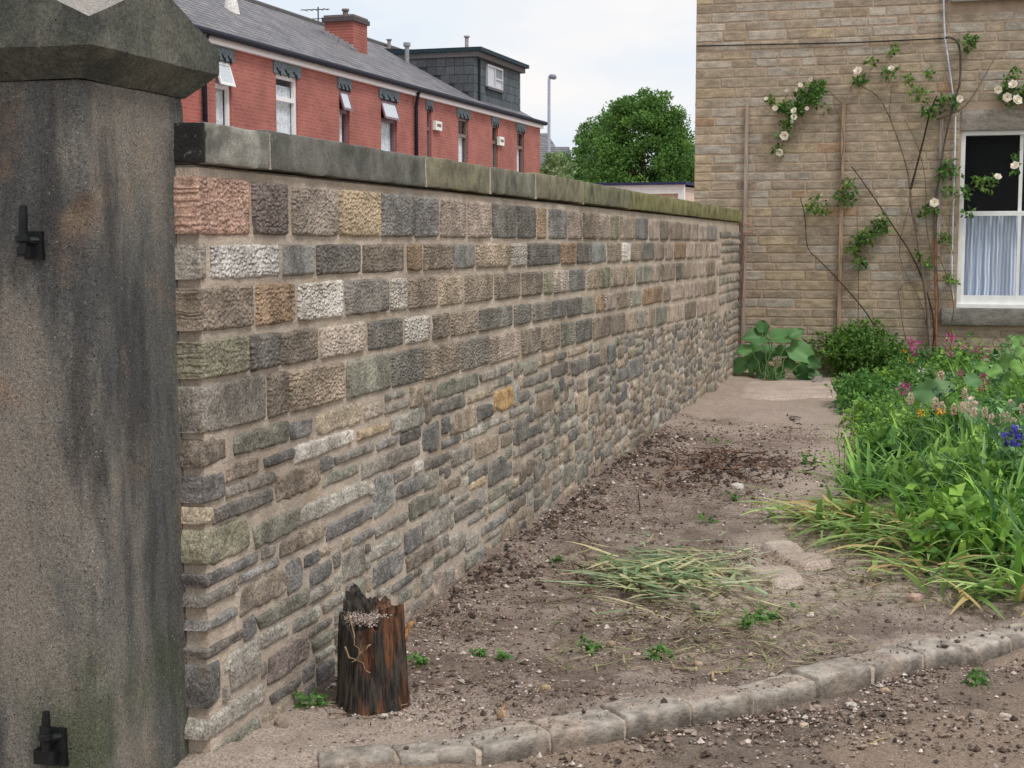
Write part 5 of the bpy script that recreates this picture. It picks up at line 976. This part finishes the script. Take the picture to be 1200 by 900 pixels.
def upright(px, py, top, r, c, lb, lean=0):
    p = gnd(px, py); p[2] = float(gz(p[0], p[1])); t = ony(top[0], top[1], p[1]+.02); g = MB(); twig(g, p-[0, 0, .03], t, r, lin(*c), .04, 7, 5); g.build('dead_stem', M['rough'], smooth=True, origin=tuple(p), label=lb, cat='dead stem', group='dead stems standing in the bare earth')
for px, py, t, lb in ((621, 598, (620, 572), 'short dark stem sticking up nearest the wall above the dry twigs'), (648, 582, (653, 556), 'leaning dark stem in the middle of the row by the wall'), (685, 588, (684, 572), 'shortest upright stem in the row by the wall'), (750, 598, (748, 578), 'thin stem standing alone in the middle of the bare earth'), (990, 560, (988, 478), 'tall dry stalk at the edge of the flower bed'), (998, 562, (1000, 470), 'tallest dry stalk beside the flower bed'), (984, 562, (983, 490), 'thin dry stalk leftmost of the three beside the flower bed')): upright(px, py, t, .005 if px < 900 else .004, (70, 58, 48) if px < 900 else (150, 130, 100), lb)
tb = gnd(959, 450); P0 = np.array(tb)+[0, 0, .05]; g = MB(); g.tube([P0-_f*.0, P0+_f*.11], .05, 16, (*lin(210, 212, 216), 1)); g.tube([P0-_f*.006, P0-_f*.0055], .036, 12, (*lin(90, 92, 98), 1)); g.build('tin_can', M['chrome'], origin=tuple(tb), label='silver tin can lying on its side at the end of the pale path', cat='tin can')

# ------------------------------------------------------------------ heap of cut leaves and small weeds
hp_ = thing('cut_leaf_heap', 'flattened heap of cut yellow green strap leaves on the bare earth', 'leaf heap', PILE); g = MB()
for k in range(430):
    px, py = 785+RNG.normal()*46, 682+RNG.normal()*17
    if k > 400: px, py = 800+RNG.normal()*70, 690+RNG.normal()*22
    p = gnd(px, py); p[2] = float(gz(p[0], p[1]))+RNG.uniform(.004, .06); c = np.array(pcol(1, [(160, 172, 120), (120, 146, 100), (184, 180, 136), (98, 126, 82), (204, 194, 150), (146, 168, 124), (170, 184, 150)])[0])
    blade(g, p, RNG.normal()*.9-.35+(math.pi if RNG.random() < .4 else 0), RNG.uniform(.08, .26), RNG.uniform(.010, .030), RNG.uniform(-.1, .3), .2, tuple(c), 5, .004, .10)
g.build('cut_leaves', M['leaf'], hp_, kind='stuff')
def weed(px, py, n, r, lb, ca=(60, 100, 44), cb=(112, 156, 76), size=.028):
    p = gnd(px, py); p[2] = float(gz(p[0], p[1])); rg = np.random.default_rng(int(px*7+py)); g = MB()
    for k in range(n):
        a = rg.uniform(0, 6.28)
        if k % 2: blade(g, p+rg.normal(size=3)*[r*.3, r*.3, 0], a, rg.uniform(.6, 1.3)*r*1.6, .007, rg.uniform(.3, 1.1), .5, tuple(gcol(1, ca, cb, rg)[0]), 5)
        else: q = p+rg.normal(size=3)*[r*.6, r*.6, 0]+[0, 0, abs(rg.normal())*r*.5+.008]; leaves(g, q[None].repeat(4, 0), size, gcol(4, ca, cb, rg), rng=rg, asp=.6)
    g.build('weed', M['leaf'], origin=tuple(p), label=lb, cat='weed', group='small weeds on the bare earth')
for a in [(365, 822, 26, .05, 'small green weed in the corner between the stump and the wall'), (495, 775, 14, .03, 'tiny weed just right of the stump'), (562, 765, 16, .03, 'low weed in the gravel between the stump and the kerb'), (590, 768, 10, .025, 'smaller weed next to the low weed in the gravel'), (690, 762, 20, .04, 'weed with dark leaves in front of the cut leaf heap'), (770, 770, 22, .04, 'broad leaved weed behind the middle of the kerb'), (905, 728, 26, .05, 'weed tuft with long blades right of the cut leaf heap'), (875, 735, 18, .05, 'yellowing weed beside the long bladed tuft'), (1143, 782, 26, .04, 'bright green weed growing in the joint at the kerb foot'), (830, 612, 14, .05, 'flat weed on the earth above the cut leaf heap'), (858, 588, 12, .05, 'pale torn leaf lying below the root tangle'), (838, 520, 12, .07, 'small bright seedling on the earth above the root tangle'), (945, 545, 20, .05, 'dry grass tuft on the pale earth beside the flower bed'), (655, 660, 12, .03, 'dark sprig on the earth left of the cut leaf heap')]: weed(*a)

# ------------------------------------------------------------------ flower bed
def inpoly(x, y, poly):
    r = np.zeros(len(x), bool); j = len(poly)-1
    for i in range(len(poly)):
        xi, yi = poly[i][:2]; xj, yj = poly[j][:2]; c = ((yi > y) != (yj > y)) & (x < (xj-xi)*(y-yi)/(yj-yi+1e-12)+xi); r ^= c; j = i
    return r
BED = [gnd(*p) for p in [(1004, 452), (1004, 475), (1003, 505), (998, 540), (985, 575), (960, 602), (985, 640), (1040, 668), (1090, 694), (1150, 716), (1200, 726), (1290, 722)]]+[np.array([4.5, 9, 0]), np.array([4.5, 17.9, 0])]
edges = np.array([p[:2] for p in BED])
def edge_dist(x, y):
    d = np.full(len(x), 9.)
    for a_, b_ in zip(edges[:11], edges[1:12]): ab = b_-a_; t = np.clip(((x-a_[0])*ab[0]+(y-a_[1])*ab[1])/(ab@ab), 0, 1); d = np.minimum(d, np.hypot(x-a_[0]-ab[0]*t, y-a_[1]-ab[1]*t))
    return d
def bed_pts(n, y0, y1, xm=3.2):
    x, y = RNG.uniform(-1., xm, n), RNG.uniform(y0, y1, n); k = inpoly(x, y, edges) & (x < -.2+.36*y*.62); return x[k], y[k]
g = MB(); cx_, cy_ = bed_pts(2600, 6.8, 17.5); dd = edge_dist(cx_, cy_); keep = []
for i in range(len(cx_)):                                   # plant centres kept apart; fewer along the sprawling front edge
    r_ = (.20 if cy_[i] < 11 else .27)
    if (cy_[i] < 9.0 and dd[i] < .5) or dd[i] < .10: continue
    if all((cx_[i]-cx_[j])**2+(cy_[i]-cy_[j])**2 > r_*r_ for j in keep): keep.append(i)
PALB = [((46, 84, 34), (112, 158, 72)), ((60, 106, 42), (136, 180, 86)), ((74, 116, 72), (146, 182, 126)), ((84, 128, 48), (160, 198, 98)), ((40, 74, 38), (100, 144, 80)), ((66, 110, 36), (144, 184, 76))]
for i in keep:
    a_, b_ = cx_[i], cy_[i]; k = min(1., dd[i]/1.1); hh = (.14+.42*k*RNG.uniform(.55, 1.25))*(1. if b_ < 13 else .85); rr_ = RNG.uniform(.17, .34); ca, cb = PALB[RNG.integers(len(PALB))]; base = np.array([a_, b_, 0])
    if RNG.random() < (.58 if b_ < 11.5 else .2):          # tuft of long arching strap leaves
        for q in range(RNG.integers(16, 30)): blade(g, base+np.array([*RNG.normal(size=2)*.05, 0]), RNG.uniform(0, 6.28), RNG.uniform(.4, .85)*(.55+.5*k), RNG.uniform(.018, .036), RNG.uniform(.7, 1.35), RNG.uniform(.25, .8), tuple(gcol(1, ca, cb)[0]), 7)
    else:
        n = int(RNG.uniform(260, 520)); sz = RNG.choice([.035, .05, .07, .10]); n = int(n*(.045/sz)**.8)
        d_ = unit(RNG.normal(size=(n, 3))); d_[:, 2] = abs(d_[:, 2]); r3_ = RNG.random(n)**.4*(1+.5*fbm(d_*2+i, 2)); P = base+d_*r3_[:, None]*np.array([rr_, rr_, hh])+[0, 0, .01]
        leaves(g, P, sz, gcol(n, ca, cb), d_, .5, RNG.uniform(.35, .75), .3)
        for q in range(5): t_ = base+np.array([*RNG.normal(size=2)*rr_*.5, hh*RNG.uniform(.8, 1.25)]); twig(g, base, t_, .003, gcol(1, ca, cb)[0], .08, 5, 3); leaves(g, np.linspace(base*.5+t_*.5, t_, 8), sz*.8, gcol(8, ca, cb), asp=.5)
x, y = bed_pts(26000, 6.6, 17.6); d = edge_dist(x, y); k = RNG.random(len(x)) < np.where((y < 9.2) & (d < .5), .12, 1.); x, y, d = x[k], y[k], d[k]; n = len(x)
leaves(g, np.stack([x, y, RNG.random(n)*np.clip(.03+.22*d, .03, .16)], -1), np.clip(RNG.lognormal(-3.3, .4, n), .012, .07), gcol(n, (40, 74, 32), (118, 158, 76)), asp=.55)
g.build('bed_foliage', M['leaf'], kind='stuff', label='dense mixed green leaves and grass filling the flower bed')
# dead leaves under the front edge
g = MB(); x = RNG.uniform(-.7, 1.6, 2600); y = RNG.uniform(6.2, 9.2, 2600); d = edge_dist(x, y); k = (d < .45) & (y > 6.4+.55*(x+.2)*.4) & (y > ykerb(x)+.25); x, y = x[k], y[k]
for a, b in zip(x, y): p = np.array([a, b, float(gz(a, b))+.006+RNG.uniform(0, .02)]); blade(g, p, RNG.uniform(0, 6.28), RNG.uniform(.05, .22), RNG.uniform(.004, .012), RNG.uniform(0, .2), .15, tuple(pcol(1, [(150, 134, 98), (176, 160, 118), (112, 122, 76), (128, 106, 80), (96, 116, 66), (92, 80, 62)])[0]), 4, .003, .1)
g.build('dead_leaves', M['leaf'], kind='stuff', label='dry straw and dead leaves along the front edge of the flower bed')
# strap leaved clumps: each leaf its own part, a few shared blade meshes
def blade_mesh(L, w_, rise, droop, col): g = MB(); blade(g, np.zeros(3), 0, L, w_, rise, droop, col, 8, -9, .2); return g.mesh('strap_leaf', M['leaf'], True)
BL = []
for k in range(14):
    c = gcol(1, (104, 138, 70), (172, 196, 120))[0] if k < 11 else np.array(lin(188, 166, 112)); BL.append(blade_mesh(RNG.uniform(.30, .52), RNG.uniform(.022, .036), RNG.uniform(.25, .75), RNG.uniform(.25, .6), tuple(c)))
BU = [blade_mesh(RNG.uniform(.42, .66), RNG.uniform(.022, .036), RNG.uniform(.95, 1.35), RNG.uniform(.30, .75), tuple(gcol(1, (96, 134, 54), (162, 194, 96))[0])) for k in range(12)]
def clump(px, py, n, spread, lb, meshes, az0, az1, sc=1., seed=0):
    rg = np.random.default_rng(seed); p = gnd(px, py); p[2] = max(0, float(gz(p[0], p[1]))); o = thing('strap_leaf_clump', lb, 'plant', p, 'strap leaved clumps in the flower bed')
    for k in range(n):
        b = link('strap_leaf', meshes[rg.integers(len(meshes))], o); b.location = (rg.normal()*spread, rg.normal()*spread, rg.uniform(0, .03)); b.rotation_euler = (rg.normal()*.15, rg.normal()*.14, rg.uniform(az0, az1)); b.scale = (sc*rg.uniform(.7, 1.2), sc*rg.uniform(.9, 1.35), sc*rg.uniform(.6, 1.1))
clump(1005, 612, 110, .16, 'flattened strap leaved clump sprawling left over the pale earth', BL, rad(120), rad(300), .95, 1)
clump(1065, 632, 105, .20, 'flattened strap leaved clump sprawling forward over the dry straw', BL, rad(190), rad(350), 1., 2)
clump(1130, 645, 85, .20, 'broad sprawling strap leaved clump between the flattened ones and the right edge', BL+BU[:4], rad(170), rad(380), 1.05, 3)
clump(1110, 590, 60, .14, 'upright arching strap leaved clump behind the flattened ones', BU, 0, 6.28, 1., 4); clump(1185, 655, 60, .14, 'bright upright strap leaved clump at the right edge of the picture', BU, 0, 6.28, 1.05, 5)
clump(1195, 700, 60, .16, 'low strap leaved clump nearest the kerb at the right edge', BL+BU[:5], rad(140), rad(400), .95, 8); clump(1120, 676, 46, .16, 'low sprawling strap leaved clump over the straw in front of the broad one', BL, rad(160), rad(380), .85, 9)
clump(1165, 545, 40, .12, 'tall strap leaved clump below the purple iris', BU, 0, 6.28, 1.1, 6)
# broad leaves
def broad_leaf(L, W, col, cup=.2, droop=.3, wav=.03, seed=0, n=9, m=7):
    U, V = np.meshgrid(np.linspace(0, 1, n), np.linspace(-1, 1, m), indexing='ij'); wd = W/2*np.sin(np.clip(U*.93+.07, 0, 1)**.75*math.pi)**.8*(1+.05*np.sin(U*25+seed)); x = L*U-.06*L*np.abs(V)*(U < .12); y = wd*V
    z = cup*np.abs(y)*1.2-droop*L*U**2+wav*np.sin(U*9+seed)*V*V+.006*np.cos(V*9)*W; c = np.array(col); cc = c[None, None]*(1+.22*np.exp(-(V*9)**2)+.08*np.abs(np.sin(U*16-np.abs(V)*4)))[..., None]
    g = MB(); g.grid(np.stack([x, y, z], -1), np.concatenate([cc, np.ones(cc.shape[:2]+(1,))], -1)); return g.mesh('leaf', M['leaf'], True)
def broad_plant(lb, base, Y, lv, ca, cb, name='broad_leaf_plant', seed=1, sc=1., grp=None):
    rg = np.random.default_rng(seed); p = gnd(*base); o = thing(name, lb, 'plant', p, grp); bs = np.array(p)
    for px, py, wpx, az, tl in lv:
        yv = Y+rg.uniform(-.15, .15); c0 = ony(px, py, yv); dist = (c0-_C)@_F; L = wpx/FPX*dist*1.0*sc; me = broad_leaf(L, L*.82, gcol(1, ca, cb, rg)[0], .25, .25, .02, rg.uniform(0, 9)); b = link('leaf', me, o); dv = np.array([math.cos(rad(az)), math.sin(rad(az)), 0])
        q = c0-dv*L*.45+np.array([0, 0, .04]); b.location = q-bs
        nv = unit(np.array([rg.normal()*.28, -.78+rg.normal()*.15, .62+rg.normal()*.15])); dd_ = dv-np.array([0, 0, math.tan(rad(min(tl, 70)))*.8]); dd_ = unit(dd_-nv*(dd_@nv)); sd3 = np.cross(nv, dd_)
        b.rotation_euler = Matrix([[dd_[i], sd3[i], nv[i]] for i in range(3)]).to_euler(); g = MB(); twig(g, bs+rg.normal(size=3)*[.05, .05, 0], q, .007, lin(96, 120, 72), .1, 6, 5); g.build('leaf_stalk', M['rough'], o, smooth=True)
broad_plant('clump of large heart shaped leaves in the corner between the wall and the house', (905, 446), 17.25, [(885, 399, 34, 200, 10), (893, 393, 24, 100, -10), (919, 402, 40, 20, 20), (940, 411, 40, -20, 25), (882, 412, 32, 200, 20), (902, 412, 30, 250, 20), (886, 421, 32, 230, 35), (865, 427, 26, 200, 45), (908, 436, 30, 265, 60), (947, 430, 36, -50, 55), (958, 441, 24, -30, 50), (925, 424, 26, 290, 30), (893, 430, 24, 250, 45), (915, 420, 24, 80, 0), (872, 414, 22, 170, 15), (931, 398, 22, 60, 0), (955, 426, 22, 0, 30)], (58, 96, 50), (104, 146, 88), seed=2, sc=.9)
broad_plant('big round pale green leaf plant in the middle of the flower bed', (1090, 520), 11.0, [(1085, 468, 40, 200, -20), (1105, 465, 34, 20, -10), (1140, 480, 40, 300, 50), (1138, 456, 30, 60, 10), (1075, 500, 22, 230, 30)], (84, 120, 72), (124, 156, 104), seed=3, sc=.85)
broad_plant('leafy plant with long light green leaves at the right edge below the sill', (1190, 500), 12.5, [(1190, 410, 26, 120, -50), (1175, 432, 34, 150, -10), (1195, 436, 34, 20, 0), (1165, 440, 28, 190, 10), (1182, 446, 32, 250, 20), (1150, 436, 24, 160, 5), (1198, 424, 28, 60, -20)], (76, 116, 56), (124, 162, 84), seed=4, sc=.75)
def bush(lb, px, py, top, rx_, ry_, rz__, n, ca, cb, size, seed, name='leafy_bush'):
    rg = np.random.default_rng(seed); p = gnd(px, py); o = thing(name, lb, 'bush', p); zt = ony(px, top, p[1])[2]; g = MB()
    for k in range(9): q = p+np.array([rg.normal()*rx_*.5, rg.normal()*ry_*.4, zt*rg.uniform(.5, .9)]); twig(g, np.array(p), q, .008, lin(92, 80, 60), .15)
    g.build('stems', M['rough'], o, smooth=True, kind='stuff'); g = MB(); d = unit(rg.normal(size=(n, 3))); r = rg.random(n)**.4*(1+.75*fbm(d*2.2+seed, 3)); c = np.array(p)+[0, 0, zt*.5]; P = c+d*r[:, None]*np.array([rx_, ry_, zt*.52]); P = P[P[:, 2] > .01]; leaves(g, P, size, gcol(len(P), ca, cb, rg), d[:len(P)], .6, .5, .3, rng=rg); g.build('foliage', M['leaf'], o)
bush('dense small leaved green bush against the house left of the rose stems', 1003, 441, 378, .50, .35, .6, 3900, (52, 90, 34), (118, 156, 72), .06, 5)
bush('darker low bush between the dense bush and the rose stems', 1050, 440, 405, .35, .3, .4, 2200, (44, 80, 34), (100, 140, 70), .05, 6)
bush('low leafy green plant under the window sill', 1120, 445, 412, .6, .3, .4, 3000, (48, 90, 40), (112, 156, 84), .06, 7, 'leafy_plant')
bush('low green plant in front of the dense bush beside the tin can', 1010, 475, 440, .30, .4, .3, 2200, (54, 100, 40), (110, 156, 70), .05, 8, 'leafy_plant')
# flowers
def spike(px, py, Y, hpx, c1, c2, lb, name='flower_spike', grp='pale pink flower spikes in the bed'):
    p = ony(px, py, Y); dist = (p-_C)@_F; hh = hpx/FPX*dist; base = np.array([p[0], p[1], 0]); o = thing(name, lb, 'flower', base, grp); g = MB(); twig(g, base, np.array(p)-[0, 0, hh/2], .004, lin(96, 130, 66), .04, 6, 4); g.build('stalk', M['rough'], o, smooth=True)
    g = MB(); n = 110; t = RNG.random(n); a = RNG.uniform(0, 6.28, n); r = hh*.19*np.sin(np.clip(t*.9+.1, 0, 1)*math.pi)**.5; P = p+np.stack([np.cos(a)*r, np.sin(a)*r, (t-.5)*hh], -1); tt = t[:, None]; c = np.array(lin(*c1))*(1-tt)+np.array(lin(*c2))*tt; leaves(g, P, hh*.17, c*RNG.uniform(.85, 1.1, (n, 1)), np.stack([np.cos(a), np.sin(a), .6+0*a], -1), 1.2, .7, .1); g.build('florets', M['petal'], o)
for px, py, h in [(1102, 443, 16), (1130, 462, 13), (1096, 474, 15), (1104, 478, 13), (1118, 480, 13), (1128, 478, 13), (1139, 476, 20), (1154, 484, 12), (1162, 491, 12), (1175, 490, 13), (1188, 496, 13), (1199, 479, 15), (1185, 476, 14), (1067, 468, 14), (1181, 488, 11), (1141, 484, 12)]: spike(px, py, 9.6+(490-py)*.03, h, (214, 176, 160), (236, 214, 200), 'pale pink bottlebrush flower spike in the middle of the flower bed')
spike(1152, 449, 11, 20, (224, 170, 150), (170, 80, 130), 'flower spike with a purple tip below the window sill', grp=None)
def cluster(px, py, Y, rpx, c, n, lb, name, grp=None, h=1.):
    p = ony(px, py, Y); dist = (p-_C)@_F; r = rpx/FPX*dist; base = np.array([p[0], p[1], 0]); o = thing(name, lb, 'flower', base, grp); g = MB(); twig(g, base, np.array(p), .004, lin(90, 124, 62), .06, 6, 4); g.build('stalk', M['rough'], o, smooth=True)
    g = MB(); d = unit(RNG.normal(size=(n, 3)))*RNG.random((n, 1))**.4; leaves(g, p+d*r*np.array([1, 1, h]), r*.55, np.array(lin(*c))*RNG.uniform(.7, 1.25, (n, 1)), d, 1., .8, .15); g.build('petals', M['petal'], o)
cluster(1190, 511, 8.6, 12, (84, 72, 178), 60, 'purple blue iris flower at the right edge of the bed', 'iris_flower', None, .9); cluster(1176, 508, 8.8, 5, (96, 86, 180), 18, 'small violet blue bud beside the purple iris', 'iris_flower'); 
for px, py, Y, lb in ((1079, 484, 9.4, 'yellow poppy left of the other among the pale spikes'), (1101, 483, 9.4, 'yellow poppy in front of a pale flower spike')): cluster(px, py, Y, 5, (236, 176, 40), 30, lb, 'yellow_flower', 'yellow poppies in the bed', .7)
for px, py, lb in ((1060, 412, 'yellow flower topmost of three near the dense bush'), (1066, 420, 'middle yellow flower of three near the dense bush'), (1069, 424, 'lowest yellow flower of three near the dense bush')): cluster(px, py, 15.4, 3, (230, 180, 50), 16, lb, 'yellow_flower', 'small yellow flowers by the bush', .7)
for px, py, r, lb in ((1072, 408, 8, 'bright magenta flower head beside the rose stems'), (1068, 399, 5, 'small magenta flower tip above the bright magenta head'), (1115, 398, 7, 'hazy pink flower head below the left end of the sill'), (1112, 412, 6, 'lower pink flower head under the left end of the sill'), (1129, 405, 4, 'pink flower head in front of the wall below the sill'), (1146, 409, 5, 'tall pink flower head in front of the wall below the sill'), (1155, 420, 5, 'red pink flower head rightmost below the sill'), (1060, 455, 7, 'trailing magenta flower beside the big round leaf'), (1125, 438, 4, 'deep pink flower among the dark violet ones')): cluster(px, py, 15 if py < 425 else 12, r, (196, 84, 146) if r > 6 else (190, 96, 136), 34, lb, 'pink_flower', 'pink flowers by the house')
for px, py, lb in ((1096, 457, 'dark violet flower left of the round leaf middle'), (1104, 461, 'dark violet flower just below the round leaf middle'), (1115, 456, 'dark violet flower right of the round leaf middle'), (1114, 440, 'dark violet flower above the big round leaf')): cluster(px, py, 10.6, 4.5, (58, 44, 96), 22, lb, 'violet_flower', 'dark violet flowers over the round leaf')
cluster(1079, 434, 12, 4, (238, 232, 220), 18, 'small white flower in front of the low bushes', 'white_flower')
